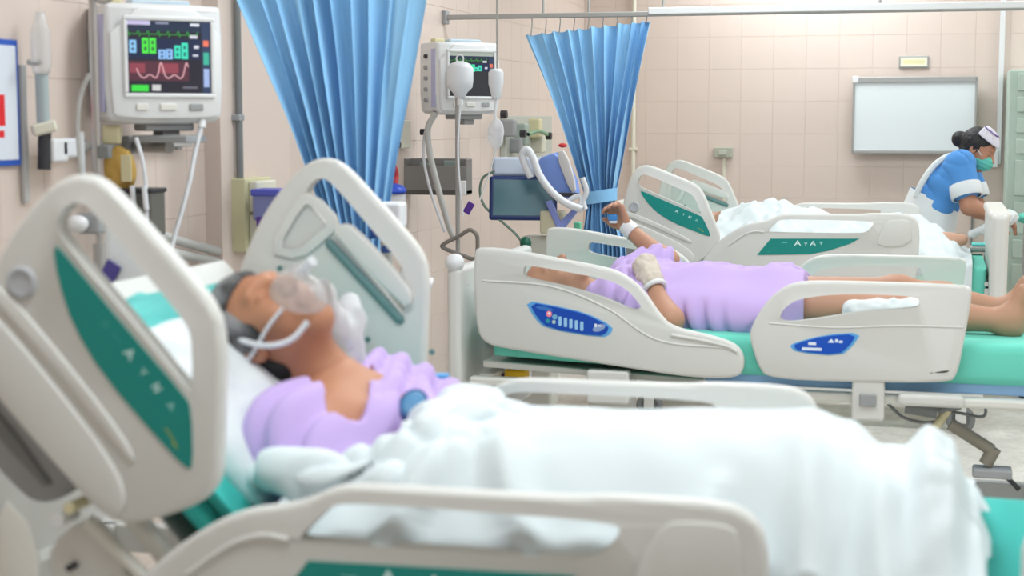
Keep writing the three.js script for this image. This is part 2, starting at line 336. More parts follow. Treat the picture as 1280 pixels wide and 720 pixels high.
{
  const a = at(288, 0, 'z', -4.25), b = at(530, 0, 'z', -4.25), c = at(430, 340, 'z', -4.25), d = at(474, 340, 'z', -4.25);
  const k = (1.955 - a.y) / (a.y - c.y);
  curtain('blue curtain gathered in a funnel above the raised rail of the masked patient bed', -4.25, [a.x - .07 * k * 3, b.x + .06 * k * 3, 1.955], { x: [c.x, d.x], y: c.y }, [c.x - .05, d.x + .05, .42], 10, 3, 0);
  const e = at(655, 44, 'z', -7.0), f = at(816, 26, 'z', -7.0), g = at(733, 245, 'z', -7.0), h = at(768, 245, 'z', -7.0), i = at(726, 320, 'z', -7.0), j = at(782, 320, 'z', -7.0);
  curtain('blue curtain tied at the waist beside the raised arm of the middle patient', -7.0, [e.x, f.x, f.y], { x: [g.x, h.x], y: g.y }, [i.x, j.x, .4], 10, 11, f.y - e.y);
}

// ---------------------------------------------------------------- hospital beds
function iconTex(w, h, marks, bg = '#0b8a82') { // flat print: small pale control marks
  return canvasTex(w, h, (c) => {
    c.fillStyle = bg; c.fillRect(0, 0, w, h);
    for (const [x, y, s, kind, col] of marks) {
      c.save(); c.translate(x * w, y * h); c.strokeStyle = c.fillStyle = col || '#dff3f0'; c.lineWidth = s * .2; c.lineCap = 'round';
      c.beginPath();
      if (kind === 'A') { c.moveTo(-s * .45, s * .5); c.lineTo(0, -s * .5); c.lineTo(s * .45, s * .5); c.moveTo(-s * .25, s * .18); c.lineTo(s * .25, s * .18); }
      else if (kind === 'Y') { c.moveTo(-s * .35, -s * .4); c.lineTo(0, 0); c.lineTo(s * .35, -s * .4); c.moveTo(0, 0); c.lineTo(0, s * .5); }
      else if (kind === 'N') { c.moveTo(-s * .4, s * .5); c.lineTo(-s * .2, -s * .5); c.lineTo(s * .2, s * .5); c.lineTo(s * .4, -s * .5); }
      else if (kind === 'D') { c.moveTo(-s * .9, 0); c.lineTo(s * .9, 0); }
      else if (kind === 'V') { c.lineWidth = s * .3; c.moveTo(-s * 1.6, -s * .2); c.quadraticCurveTo(0, -s * .2, s * 1.6, s * .5); c.lineTo(s * .8, s * .55); }
      c.stroke(); c.restore();
    }
  });
}
const printHead = new THREE.MeshStandardMaterial({ roughness: .45, map: iconTex(512, 128, [[.36, .30, 14, 'N', '#3f9c95'], [.43, .30, 14, 'D', '#3f9c95'], [.51, .30, 21, 'A', '#d9efec'], [.60, .31, 16, 'Y', '#cfe9e6'], [.68, .31, 19, 'N', '#d6eeeb'], [.77, .32, 15, 'A', '#a9d8d3'], [.86, .72, 13, 'V', '#a8a83c']]) });
const printFoot = new THREE.MeshStandardMaterial({ roughness: .45, map: iconTex(512, 128, [[.27, .3, 15, 'D', '#8fcfc9'], [.40, .3, 30, 'A'], [.48, .34, 18, 'Y'], [.55, .3, 26, 'A'], [.63, .28, 20, 'Y', '#bfe3df'], [.12, .8, 9, 'D', '#4fa8a0']]) });
const RT_ = .034; // rail thickness
const headOuter = [[-.27, -.36], [-.32, -.25], [-.345, -.17], [-.354, -.09], [-.35, -.035], [-.325, .002], [-.285, .017], [-.2, .02], [-.09, .023], [-.035, .02], [.008, -.004], [.065, -.06], [.13, -.124], [.162, -.158], [.168, -.2], [.15, -.255], [.125, -.31], [.095, -.343], [.04, -.356], [-.1, -.36]];
const headHole = [[-.318, -.095], [-.323, -.05], [-.305, -.027], [-.27, -.02], [-.16, -.02], [-.052, -.019], [-.018, -.032], [.052, -.1], [.035, -.109], [-.1, -.107], [-.285, -.112]];
const headTeal = [[-.285, -.116], [-.26, -.113], [-.1, -.112], [.03, -.108], [.05, -.112], [.12, -.174], [.112, -.183], [.05, -.188], [-.08, -.192], [-.17, -.178], [-.235, -.15]];
const headGeo = plate(headOuter, [headHole], RT_, .012);
const headLabel = uvBox(plate(headTeal, [], .004, 0, 1));
const headSkirt = plate([[-.27, -.357], [-.3, -.285], [-.27, -.268], [-.1, -.266], [.03, -.272], [.085, -.292], [.1, -.325], [.075, -.345], [-.1, -.357]], [], .012, .005);
const headGrip = plate([[-.33, -.262], [-.31, -.232], [-.2, -.225], [0, -.228], [.06, -.242], [.02, -.252], [-.2, -.25]], [], .008, .0035);
const inHead = (list) => list.map(([x, y]) => { const p = at(x, y, 'z', -3.17), a = R(48), dx = p.x + 1.037, dy = p.y - 1.173; return [dx * Math.cos(a) - dy * Math.sin(a), dx * Math.sin(a) + dy * Math.cos(a)]; });
const footPts = (list, z) => list.map(([x, y]) => { const p = at(x, y, 'z', z); return [p.x + .6, p.y - .8]; });
const footOuter = [[-1.245, .69], [-1.19, .78], [-1.13, .835], [-1.06, .882], [-1.0, .908], [-.93, .92], [-.895, .932], [-.86, .95], [-.82, .957], [-.7, .957], [-.48, .959], [-.44, .965], [-.29, .965], [-.245, .955], [-.218, .925], [-.211, .87], [-.213, .75], [-.22, .67], [-.25, .645], [-.35, .64], [-.9, .625], [-1.15, .63], [-1.235, .65]].map(([x, y]) => [x + .6, y - .8]);
const footHole = footPts([[367, 667], [388, 645], [412, 624], [440, 621], [560, 629], [670, 637], [760, 645], [785, 655], [778, 680], [752, 703], [725, 708], [560, 697], [400, 685], [366, 682]], -2.17);
const footTeal = [[966, 297], [1077, 297], [1065, 303.5], [1039, 312], [1015, 316.5], [949, 317.6]].map(([x, y]) => { const p = at(x, y, 'z', -7.6); return [p.x - .15 + .6, p.y - .09 - .8 - .005]; });
const footGeo = plate(footOuter, [footHole], RT_, .012);
const footLabel = uvBox(plate(footTeal, [], .004, 0, 0));
const footPanel = plate(footPts([[800, 700], [830, 655], [850, 651], [905, 654], [925, 668], [930, 760], [790, 760]], -2.17), [], .008, .003, 1);
const footRib = tube([[-1.10, .80], [-1.02, .855], [-.97, .87], [-.93, .866]].map(([x, y]) => V(x + .6, y - .8, .0)), .005, 24, 6);

function wheel(parent, x, z, ms) {
  const c = part(parent, 'caster', join([new THREE.TorusGeometry(.05, .018, 10, 24).translate(x, .068, z), new THREE.CylinderGeometry(.04, .04, .02, 20).rotateX(Math.PI / 2).translate(x, .068, z)]), M.greyMid);
  part(c, 'fork', join([box(.05, .09, .008, x, .1, z + .028), box(.05, .09, .008, x, .1, z - .028), box(.06, .03, .066, x, .145, z)]), ms);
}
function bedProfile(pts, th) { // outline of a bent slab, top line given, thickness below
  const n = pts.length, low = [];
  for (let i = 0; i < n; i++) { const a = pts[Math.max(0, i - 1)], b = pts[Math.min(n - 1, i + 1)], dx = b[0] - a[0], dy = b[1] - a[1], l = Math.hypot(dx, dy); low.push([pts[i][0] - dy / l * th * (dx < 0 ? -1 : 1), pts[i][1] + dx / l * th * (dx < 0 ? 1 : -1)]); }
  return [...pts, ...low.reverse()];
}
function bentTop(footX, bendX, y, ang, len, r = .16) { // from foot to head
  const a = R(ang), pts = [[footX, y], [footX - .2, y], [bendX + .3, y]], n = 8, tl = r * Math.tan(a / 2);
  for (let i = 0; i <= n; i++) { const t = a * i / n; pts.push([bendX + tl - r * Math.sin(t), y + r * (1 - Math.cos(t))]); }
  const e = pts[pts.length - 1];
  for (const k of [.25, .5, .75, 1]) pts.push([e[0] - Math.cos(a) * len * k, e[1] + Math.sin(a) * len * k]);
  return pts;
}
function slab(profile, z0, z1, bevel) {
  const g = new THREE.ExtrudeGeometry(loop(profile), { depth: z0 - z1 - 2 * bevel, bevelEnabled: true, bevelThickness: bevel, bevelSize: bevel, bevelOffset: -bevel, bevelSegments: 4, steps: 24 });
  g.translate(0, 0, z1 + bevel); return toCreasedNormals(g, .9);
}
function bedA(label, o) {
  const { ref, ang, dx, dy, zn, zf } = o, zc = (zn + zf) / 2;
  const t = thing('hospital_bed', label, 'bed');
  const Y = (y) => y + dy, X = (x) => x + dx;
  // undercarriage
  part(t, 'base_frame', join([box(1.7, .07, .05, X(-.75), .2, zc + .32), box(1.7, .07, .05, X(-.75), .2, zc - .32), box(.08, .07, .7, X(-1.5), .2, zc), box(.08, .07, .7, X(.0), .2, zc)]), M.ivory);
  for (const x of [-1.5, .0]) for (const s of [-1, 1]) wheel(t, X(x), zc + s * .36, M.ivory);
  for (const x of [-1.25, -.3]) { const c = part(t, 'lift_column', box(.2, Y(.36), .22, X(x), .22 + Y(.36) / 2, zc, .02), M.whiteWarm); part(c, 'inner_column', box(.15, .18, .17, X(x), Y(.52), zc, .015), M.grey); }
  part(t, 'deck_frame', join([box(1.95, .06, .04, X(-.8), Y(.585), zn - .1), box(1.95, .06, .04, X(-.8), Y(.585), zf + .1), box(.05, .06, .8, X(.12), Y(.585), zc), box(.05, .06, .8, X(-1.74), Y(.585), zc)]), M.ivory);
  part(t, 'seat_deck', box(1.05, .02, .84, X(-.42), Y(.635), zc), M.ivoryDark);
  // raised back section
  const back = part(t, 'back_deck', slab(bedProfile([[o.hx, o.hy], [o.hx - Math.cos(R(ang)) * .76, o.hy + Math.sin(R(ang)) * .76]], .025), zn - .07, zf + .05, .004), M.ivoryDark);
  const dirB = V(-Math.cos(R(ang)), Math.sin(R(ang)), 0), h0 = V(o.hx, o.hy - .04, 0);
  for (const z of [zn - .06, zf + .06]) part(back, 'side_tube', cyl(h0.clone().add(V(0, 0, z)), h0.clone().addScaledVector(dirB, .78).add(V(0, 0, z)), .018), M.whiteWarm);
  // headboard and footboard
  const hb = part(t, 'headboard', box(.035, .42, .92, X(-1.78), Y(.76), zc, .015), M.ivory);
  part(hb, 'grip', box(.045, .05, .5, X(-1.78), Y(.94), zc, .02), M.whiteWarm);
  const fb = part(t, 'footboard', box(.08, .5, zn - zf + .02, o.fx, Y(.72), zc, .03), M.ivory);
  part(fb, 'top_grip', box(.1, .045, zn - zf - .06, o.fx, Y(.955), zc, .02), M.whiteWarm);
  if (o.joint) part(fb, 'corner_bumper', box(.13, .3, .07, .19, .80, zn - .03, .03), M.ivory);
  // side rails
  for (const near of [true, false]) {
    const z = near ? zn : zf, m = near ? M.ivory : M.ivoryIn;
    const hr = part(t, 'head_side_rail', headGeo, M.ivory); hr.position.set(ref[0], ref[1], z); hr.rotation.z = -R(ang);
    const fr = part(t, 'foot_side_rail', footGeo, M.ivory); fr.position.set(X(-.6), Y(.8), z);
    const S = near ? 1 : -1, zo = near ? 0 : -RT_; // outer face
    const put = (p, n, g, mm, zz, l) => { const q = part(p, n, g, mm, l); q.position.z = zz; return q; };
    put(hr, 'label_panel', headLabel, near ? printHead : M.teal, near ? .002 : -RT_ + .002, 'teal control label with pale marks');
    put(hr, 'lower_skirt', headSkirt, M.ivory, near ? .006 : -RT_ + .006);
    put(fr, 'label_panel', footLabel, near ? printFoot : M.teal, near ? .002 : -RT_ + .002, 'teal label with pale marks');
    put(fr, 'recessed_panel', footPanel, M.ivory, near ? .005 : -RT_ + .003);
    if (near) {
      put(fr, 'rib', footRib, M.ivory, 0);
      put(hr, 'grip_ridge', headGrip, M.ivory, .005);
      const d = put(hr, 'dial', lathe([[0, .003], [.017, .003], [.018, .005], [.024, .005], [.026, 0]]).rotateX(Math.PI / 2).translate(-.277, -.2, 0), mat(.48, .5, .53, .5), 0, 'round grey angle dial');
      part(t, 'rail_bracket', (() => { const g = plate([[-.34, -.34], [.0, -.34], [.012, -.36], [.0, -.44], [-.05, -.47], [-.3, -.47], [-.36, -.44]], [], .04, .01); g.rotateZ(-R(ang)); g.translate(ref[0], ref[1], z - .04); return g; })(), M.grey, 'grey rail bracket');
    } else { // inner face: groove bar, block and screws
      put(hr, 'groove_bar', capTube(inHead([[413, 305], [500, 399]]).map(([a, b]) => V(a, b, 0)), .0105), M.darkTeal, .001, 'dark grooved slide bar');
      put(hr, 'inner_block', plate(inHead([[418, 288], [430, 278], [445, 282], [515, 358], [518, 378], [506, 384], [430, 302]]), [], .024, .006, 1), M.ivoryIn, .02);
      for (const [a, b] of inHead([[350, 335], [385, 343], [460, 424], [420, 385], [540, 440]])) put(hr, 'screw', new THREE.CylinderGeometry(.006, .006, .004, 12).rotateX(Math.PI / 2).translate(a, b, 0), M.darkTeal, .001);
      put(hr, 'raised_frame', plate(inHead([[332, 316], [372, 244], [392, 240], [430, 280], [408, 300], [378, 326]]), [inHead([[346, 310], [379, 254], [390, 252], [416, 280], [402, 292], [375, 315]])], .018, .005, 1), M.ivoryIn, .008);
    }
    for (const x of [-.4, -.85]) part(t, 'rail_arm', box(.05, .2, .025, X(x), Y(.58), z - (near ? .05 : -.018)), M.whiteWarm);
  }
  if (o.joint) { // pivots and links under the back section, near side
    const z = zn - .03, P = (x, y) => at(x, y, 'z', z);
    const a = P(55, 655), b = P(150, 735);
    part(t, 'pivot_knob', new THREE.CylinderGeometry(.012, .012, .05, 16).rotateX(Math.PI / 2).translate(P(82, 646).x, P(82, 646).y, z), M.white, 'white pivot cap');
    part(t, 'pivot_bolt', new THREE.CylinderGeometry(.009, .009, .06, 16).rotateX(Math.PI / 2).translate(P(98, 630).x, P(98, 630).y, z), M.cream);
    part(t, 'link_plate', (() => { const q = [[62, 680], [100, 650], [120, 650], [150, 690], [165, 740], [80, 760], [60, 720]].map(([x, y]) => { const p = P(x, y); return [p.x, p.y]; }); return plate(q, [], .02, .004, 1).translate(0, 0, z); })(), M.ivory);
    part(t, 'link_bolt', new THREE.CylinderGeometry(.006, .006, .03, 12).rotateX(Math.PI / 2).translate(P(94, 706).x, P(94, 706).y, z + .005), M.dark);
    part(t, 'guard_panel', (() => { const q = [[2, 610], [52, 665], [54, 780], [4, 780]].map(([x, y]) => { const p = P(x, y); return [p.x, p.y]; }); return plate(q, [], .012, .003, 1).translate(0, 0, z + .015); })(), M.whiteWarm);
    part(t, 'link_arm', cyl(P(110, 650).clone(), P(185, 725), .011), M.whiteWarm);
    part(t, 'back_recess', (() => { const q = [[-.36, -.40], [-.02, -.40], [-.03, -.425], [-.36, -.43]]; const g = plate(q, [], .006, .002, 1); g.rotateZ(-R(ang)); g.translate(ref[0], ref[1], zn - .034); return g; })(), M.greyMid);
  }
  return t;
}
const bed1 = { ref: [-1.037, 1.173], ang: 48, dx: 0, dy: 0, zn: -2.17, zf: -3.17, hx: -.97, hy: .63, joint: true, fx: .275 };
const bed3 = { ref: [-1.087, 1.143], ang: 23, dx: .14, dy: .09, zn: -7.6, zf: -8.6, hx: -.95, hy: .72, fx: .285 };
bedA('ivory hospital bed with steeply raised back under the masked patient', bed1);
bedA('ivory hospital bed with teal labels that the nurse is leaning over', bed3);
single('mattress', 'teal sheeted mattress bent up under the masked patient', 'mattress', slab(bedProfile(bentTop(.215, -1.0, .78, 46, .42), .13), -2.235, -3.12, .03), M.sheetTeal);
single('mattress', 'green sheeted mattress of the bed the nurse leans over', 'mattress', slab(bedProfile(bentTop(.235, -1.0, .80, 21, .5), .13), -7.67, -8.55, .03), M.mint);

// middle bed, another model with blue control labels
const B = { zn: -5.0, zf: -6.0 };
{
  const zn = B.zn, zf = B.zf, zc = -5.5, W = 2.1, x0 = -1.5, x1 = .62;
  const t = thing('hospital_bed', 'ivory hospital bed with blue control panels under the patient raising an arm', 'bed');
  const hO = [[-1.475, 1.06], [-1.45, 1.076], [-1.34, 1.07], [-1.15, 1.038], [-1.02, 1.018], [-.955, .992], [-.9, .945], [-.853, .875], [-.81, .832], [-.7, .812], [-.614, .79], [-.58, .757], [-.575, .709], [-.598, .672], [-.742, .668], [-.962, .693], [-1.34, .737], [-1.44, .752], [-1.468, .82]];
  const hH = [[-1.312, 1.0], [-1.305, 1.024], [-1.285, 1.03], [-1.15, 1.010], [-1.01, .988], [-.95, .957], [-.905, .908], [-.897, .888], [-.934, .868], [-1.02, .906], [-1.15, .942], [-1.29, .966], [-1.31, .98]];
  const fO = [[-.562, .826], [-.527, .9], [-.48, .955], [-.43, .985], [-.36, .993], [-.167, .994], [.08, .992], [.108, .985], [.113, .96], [.097, .839], [.077, .711], [.05, .686], [-.256, .676], [-.5, .676], [-.532, .712], [-.558, .79]];
  const fH = [[-.478, .88], [-.456, .915], [-.408, .946], [-.262, .965], [-.06, .963], [-.034, .95], [-.034, .92], [-.055, .907], [-.212, .893], [-.357, .863], [-.445, .85], [-.472, .86]];
  const fG = [[-.02, .71], [0, .727], [.06, .739], [.064, .725], [.046, .708]];
  const sub = (l) => l.map(([x, y]) => [x + .9, y - .85]), hg = plate(sub(hO), [sub(hH)], .034, .012), fg = plate(sub(fO), [sub(fH), sub(fG)], .034, .011);
  const hl = sub([[-1.298, .905], [-1.188, .888], [-1.09, .869], [-1.0, .828], [-1.007, .802], [-1.037, .788], [-1.225, .812], [-1.263, .845]]);
  const fl = sub([[-.436, .785], [-.415, .797], [-.327, .824], [-.213, .836], [-.239, .792], [-.277, .758], [-.414, .765]]);
  const inset = (l, k) => { const c = l.reduce((a, p) => [a[0] + p[0] / l.length, a[1] + p[1] / l.length], [0, 0]); return l.map((p) => [c[0] + (p[0] - c[0]) * k, c[1] + (p[1] - c[1]) * k]); };
  const panelTex = canvasTex(512, 196, (c, w, h) => {
    c.fillStyle = '#0a49b4'; c.fillRect(0, 0, w, h);
    c.fillStyle = '#3d78c4'; c.beginPath(); c.ellipse(90, 32, 60, 12, .15, 0, 7); c.fill();
    c.fillStyle = '#ff8fa0'; c.beginPath(); c.arc(120, 66, 20, 0, 7); c.fill(); c.fillStyle = '#fff'; c.beginPath(); c.arc(122, 62, 8, 0, 7); c.fill();
    c.fillStyle = '#2f9aa8'; c.beginPath(); c.arc(112, 112, 15, 0, 7); c.fill(); c.fillStyle = '#b9d3cf'; c.beginPath(); c.arc(152, 118, 13, 0, 7); c.fill(); c.fillStyle = '#79b7d6'; c.beginPath(); c.arc(158, 84, 17, 0, 7); c.fill();
    c.fillStyle = '#9fd0f2'; for (let i = 0; i < 5; i++) { c.beginPath(); c.roundRect(182 + i * 36, 80 + i * 7, 22, 62, 8); c.fill(); }
    c.fillStyle = '#8fa6cf'; c.beginPath(); c.ellipse(450, 146, 44, 22, -.4, 0, 7); c.fill(); c.fillStyle = '#e8f0fa'; c.fillRect(420, 120, 16, 22); c.fillRect(442, 128, 22, 10);
  });
  const panelMat = new THREE.MeshStandardMaterial({ roughness: .4, map: panelTex });
  const footMat = new THREE.MeshStandardMaterial({ roughness: .4, map: canvasTex(256, 96, (c, w, h) => { c.fillStyle = '#0a50bf'; c.fillRect(0, 0, w, h); c.fillStyle = '#e4eefb'; c.fillRect(58, 42, 34, 14); c.fillRect(32, 68, 84, 14); c.beginPath(); c.moveTo(140, 42); c.lineTo(156, 22); c.lineTo(170, 42); c.fill(); c.fillRect(172, 24, 12, 16); c.fillRect(188, 30, 16, 12); }) });
  for (const near of [true, false]) {
    const z = near ? zn : zf;
    const hr = part(t, 'head_side_rail', hg, M.ivory), fr = part(t, 'foot_side_rail', fg, M.ivory);
    hr.position.set(-.9, .85, z); fr.position.set(-.9, .85, z);
    if (near) {
      part(hr, 'label_border', plate(hl, [], .004, 0, 1), M.blueLight, 'light blue rim').position.z = .001;
      part(hr, 'control_panel', uvBox(plate(inset(hl, .9), [], .004, 0, 1)), panelMat, 'blue panel with a row of pale buttons and a pink lamp').position.z = .003;
      part(fr, 'label_border', plate(fl, [], .004, 0, 1), M.blueLight, 'light blue rim').position.z = .001;
      part(fr, 'label_panel', uvBox(plate(inset(fl, .88), [], .004, 0, 1)), footMat, 'blue label with white print').position.z = .003;
      part(hr, 'groove', tube([[-1.44, .965], [-1.2, .95], [-1.02, .885], [-.86, .79], [-.62, .77]].map(([x, y]) => V(x + .9, y - .85, -.001)), .004, 60, 6), M.ivory);
      part(hr, 'lower_lip', tube([[-.81, .806], [-.7, .79], [-.62, .772], [-.6, .76]].map(([x, y]) => V(x + .9, y - .85, 0)), .006, 40, 8), M.ivoryDark);
      part(fr, 'groove', tube([[-.5, .855], [-.3, .848], [-.1, .86], [.09, .862]].map(([x, y]) => V(x + .9, y - .85, -.001)), .0035, 40, 6), M.ivory);
    }
    part(t, 'rail_bracket', box(.1, .13, .05, -.19, .62, z - (near ? .03 : 0), .01), M.ivory);
    part(t, 'release_button', box(.052, .04, .012, -.19, .622, z - (near ? .002 : -.03), .005), M.grey, 'grey release button');
    part(t, 'rail_bracket', box(.14, .11, .05, -1.02, .625, z - (near ? .03 : 0), .01), M.ivoryDark);
  }
  part(t, 'deck_frame', join([box(W, .03, .05, -.45, .62, zn - .06, .01), box(W, .03, .05, -.45, .62, zf + .06, .01), box(.05, .04, .85, -1.45, .62, zc), box(.05, .04, .85, .58, .62, zc)]), M.whiteWarm);
  part(t, 'seat_deck', box(1.3, .045, .86, -.06, .665, zc, .01), M.bedBlue, 'pale blue deck edge');
  part(t, 'back_deck', slab(bedProfile([[-.72, .655], [-1.46, .685]], .02), zn - .07, zf + .07, .004), M.whiteWarm);
  part(t, 'end_cap', box(.2, .04, .04, -.0, .628, zn - .02, .015), M.ivory);
  const hb = part(t, 'headboard', box(.05, .60, .98, -1.545, .705, zc, .02), M.ivory); part(hb, 'corner_knob', new THREE.SphereGeometry(.03, 16, 12).scale(1.1, 1, 1.1).translate(-1.545, 1.02, zn - .03), M.white);
  const fb = part(t, 'footboard', box(.05, .5, .98, .66, .75, zc, .02), M.ivory); part(fb, 'grip', box(.06, .05, .5, .66, .98, zc, .02), M.whiteWarm);
  part(t, 'base_frame', join([box(1.8, .06, .05, -.45, .18, zn - .2), box(1.8, .06, .05, -.45, .18, zf + .2), box(.06, .06, .7, -1.3, .18, zc), box(.06, .06, .7, .4, .18, zc)]), M.whiteWarm);
  for (const x of [-1.3, .4]) for (const s of [-1, 1]) wheel(t, x, zc + s * .34, M.whiteWarm);
  const mz = -5.12, P = (x, y) => at(x, y, 'z', mz);
  part(t, 'motor', join([cyl(P(1132, 505), P(1172, 512), .03), cyl(P(1172, 512), P(1200, 505), .018)]), M.greyMid, 'dark lift motor');
  part(t, 'lift_arm', cyl(P(1188, 530), P(1240, 563), .02), mat(.26, .24, .19, .6), 'dark brown-grey lift arm');
  part(t, 'arm_elbow', cyl(P(1243, 560), P(1232, 580), .022), mat(.26, .24, .19, .6));
  part(t, 'lift_link', cyl(P(1165, 540), P(1190, 505), .014), M.cream);
  part(t, 'cable', tube([P(1110, 505), P(1130, 522), P(1165, 528), P(1190, 516), P(1230, 520), P(1232, 505)], .005), M.greyMid);
  part(t, 'foot_pedal', box(.12, .03, .08, P(1240, 590).x, P(1240, 590).y, mz, .008), M.grey);
  part(t, 'pedal_lever', tube([P(1246, 586), P(1258, 596), P(1274, 612)], .008), M.dark, 'black pedal lever');
  for (const x of [-1.1, .42]) part(t, 'lift_column', box(.14, .38, .2, x, .4, zc, .02), M.whiteWarm);
}
single('mattress', 'mint sheeted mattress under the patient raising an arm', 'mattress', slab(bedProfile(bentTop(.6, -.72, .805, 2.5, .70, .3), .13), -5.045, -5.955, .03), M.mint);

// ---------------------------------------------------------------- people
function frame(c, up, face, s = 1) {
  const y = up.clone().normalize(), z = face.clone().addScaledVector(y, -face.dot(y)).normalize(), x = y.clone().cross(z);
  return { c, x, y, z, s, in: (p, o) => { const a = p.x - c.x, b = p.y - c.y, d = p.z - c.z; o.set((a * x.x + b * x.y + d * x.z) / s, (a * y.x + b * y.y + d * y.z) / s, (a * z.x + b * z.y + d * z.z) / s); return o; }, out: (a, b, d) => c.clone().addScaledVector(x, a * s).addScaledVector(y, b * s).addScaledVector(z, d * s) };
}
const q0 = V(0, 0, 0);
const HEAD = { cr: [V(0, .03, -.015), V(.074, .088, .094)], fc: [V(0, -.035, .018), V(.06, .083, .068)], ch: [V(0, -.1, .055), V(.028, .022, .026)], n1: V(0, .012, .082), n2: V(0, -.032, .106), br: [V(0, .026, .072), V(.05, .012, .018)], lp: [V(0, -.066, .086), V(.024, .008, .01)], ll: [V(0, -.079, .083), V(.02, .008, .01)] };
function headField(F) {
  return (p) => {
    const q = F.in(p, q0), ax = Math.abs(q.x), m = { x: ax, y: q.y, z: q.z };
    let d = smin(dEll(m, ...HEAD.cr), dEll(m, ...HEAD.fc), .04);
    d = smin(d, dEll(m, ...HEAD.ch), .03);
    d = smin(d, dEll(m, ...HEAD.br), .02);
    d = smin(d, dEll(m, { x: .04, y: -.03, z: .055 }, { x: .024, y: .026, z: .022 }), .025);
    d = smax(d, -(Math.hypot(m.x - .032, m.y - .004, m.z - .1) - .019), .018);
    d = smin(d, dEll(m, { x: .031, y: .003, z: .074 }, { x: .016, y: .0105, z: .012 }), .006);
    d = smin(d, dCap(m, HEAD.n1, HEAD.n2, .008, .0135), .014);
    d = smin(d, dEll(m, { x: .012, y: -.036, z: .094 }, { x: .009, y: .008, z: .012 }), .008);
    d = smin(d, dEll(m, ...HEAD.lp), .007); d = smin(d, dEll(m, ...HEAD.ll), .007);
    d = smin(d, smax(dEll(m, { x: .079, y: -.008, z: -.012 }, { x: .011, y: .034, z: .021 }), -dEll(m, { x: .09, y: -.006, z: -.006 }, { x: .011, y: .02, z: .011 }), .006), .008);
    d = smin(d, dCap(q, { x: 0, y: -.06, z: -.03 }, F.neck || { x: 0, y: -.2, z: -.04 }, .056, .06), .03);
    return d * F.s;
  };
}
function hairField(F, line, thick, extra) {
  return (p) => {
    const q = F.in(p, q0), m = { x: Math.abs(q.x), y: q.y, z: q.z };
    let d = dEll(m, { x: 0, y: .03, z: -.02 }, { x: .078 + thick, y: .09 + thick, z: .096 + thick });
    d = smin(d, dEll(m, { x: 0, y: -.04, z: -.05 }, { x: .06 + thick, y: .07, z: .045 + thick }), .03);
    d = smax(d, line(m), .012);
    if (extra) d = smin(d, extra(q), .012);
    return (d + .0025 * noise(q.x * 240, q.y * 60, q.z * 60)) * F.s;
  };
}
const bounds = (F, r) => [F.c.clone().addScalar(-r), F.c.clone().addScalar(r)];
function chain(list, k) { // list of [a, b, ra, rb]
  return (p) => { let d = 1e9; for (const [a, b, ra, rb] of list) { const e = dCap(p, a, b, ra, rb); d = d > 1e8 ? e : smin(d, e, k); } return d; };
}
// a hand: palm from the wrist along dir, fingers bending towards `curl`
function handBones(w, dir, side, curl, s = 1, bend = .5) {
  const d = dir.clone().normalize(), sd = side.clone().addScaledVector(d, -side.dot(d)).normalize(), n = curl.clone().addScaledVector(d, -curl.dot(d)).normalize();
  const L = (a, b, c) => w.clone().addScaledVector(d, a * s).addScaledVector(sd, b * s).addScaledVector(n, c * s), out = [];
  for (const b of [-.028, -.009, .010, .028]) out.push([w.clone(), L(.085, b, 0), .017 * s, .0125 * s]);
  [[-.030, .066], [-.010, .076], [.011, .07], [.030, .054]].forEach(([b, l]) => {
    const a0 = L(.085, b, 0), t1 = bend, t2 = bend * 2.1, p1 = L(.085 + l * .45 * Math.cos(t1), b * 1.1, l * .45 * Math.sin(t1));
    const p2 = L(.085 + l * (.45 * Math.cos(t1) + .55 * Math.cos(t2)), b * 1.1, l * (.45 * Math.sin(t1) + .55 * Math.sin(t2)));
    out.push([a0, p1, .0098 * s, .009 * s], [p1, p2, .009 * s, .0075 * s]);
  });
  const th = L(.022, -.026, .008), t1 = L(.055, -.055, .022), t2 = L(.083, -.060, .042);
  out.push([th, t1, .015 * s, .011 * s], [t1, t2, .011 * s, .0085 * s]);
  return out;
}
function handGeo(bones, cell = .0035) {
  const lo = V(9, 99, 99), hi = V(-99, -99, -99);
  for (const [a, b, r] of bones) for (const p of [a, b]) { lo.min(p.clone().addScalar(-r - .01)); hi.max(p.clone().addScalar(r + .01)); }
  return meshField(chain(bones, .008), lo, hi, cell);
}
const box3 = (list, pad) => { const lo = V(99, 99, 99), hi = V(-99, -99, -99); for (const [a, b, ra, rb] of list) { lo.min(a.clone().addScalar(-ra - pad)); lo.min(b.clone().addScalar(-rb - pad)); hi.max(a.clone().addScalar(ra + pad)); hi.max(b.clone().addScalar(rb + pad)); } return [lo, hi]; };

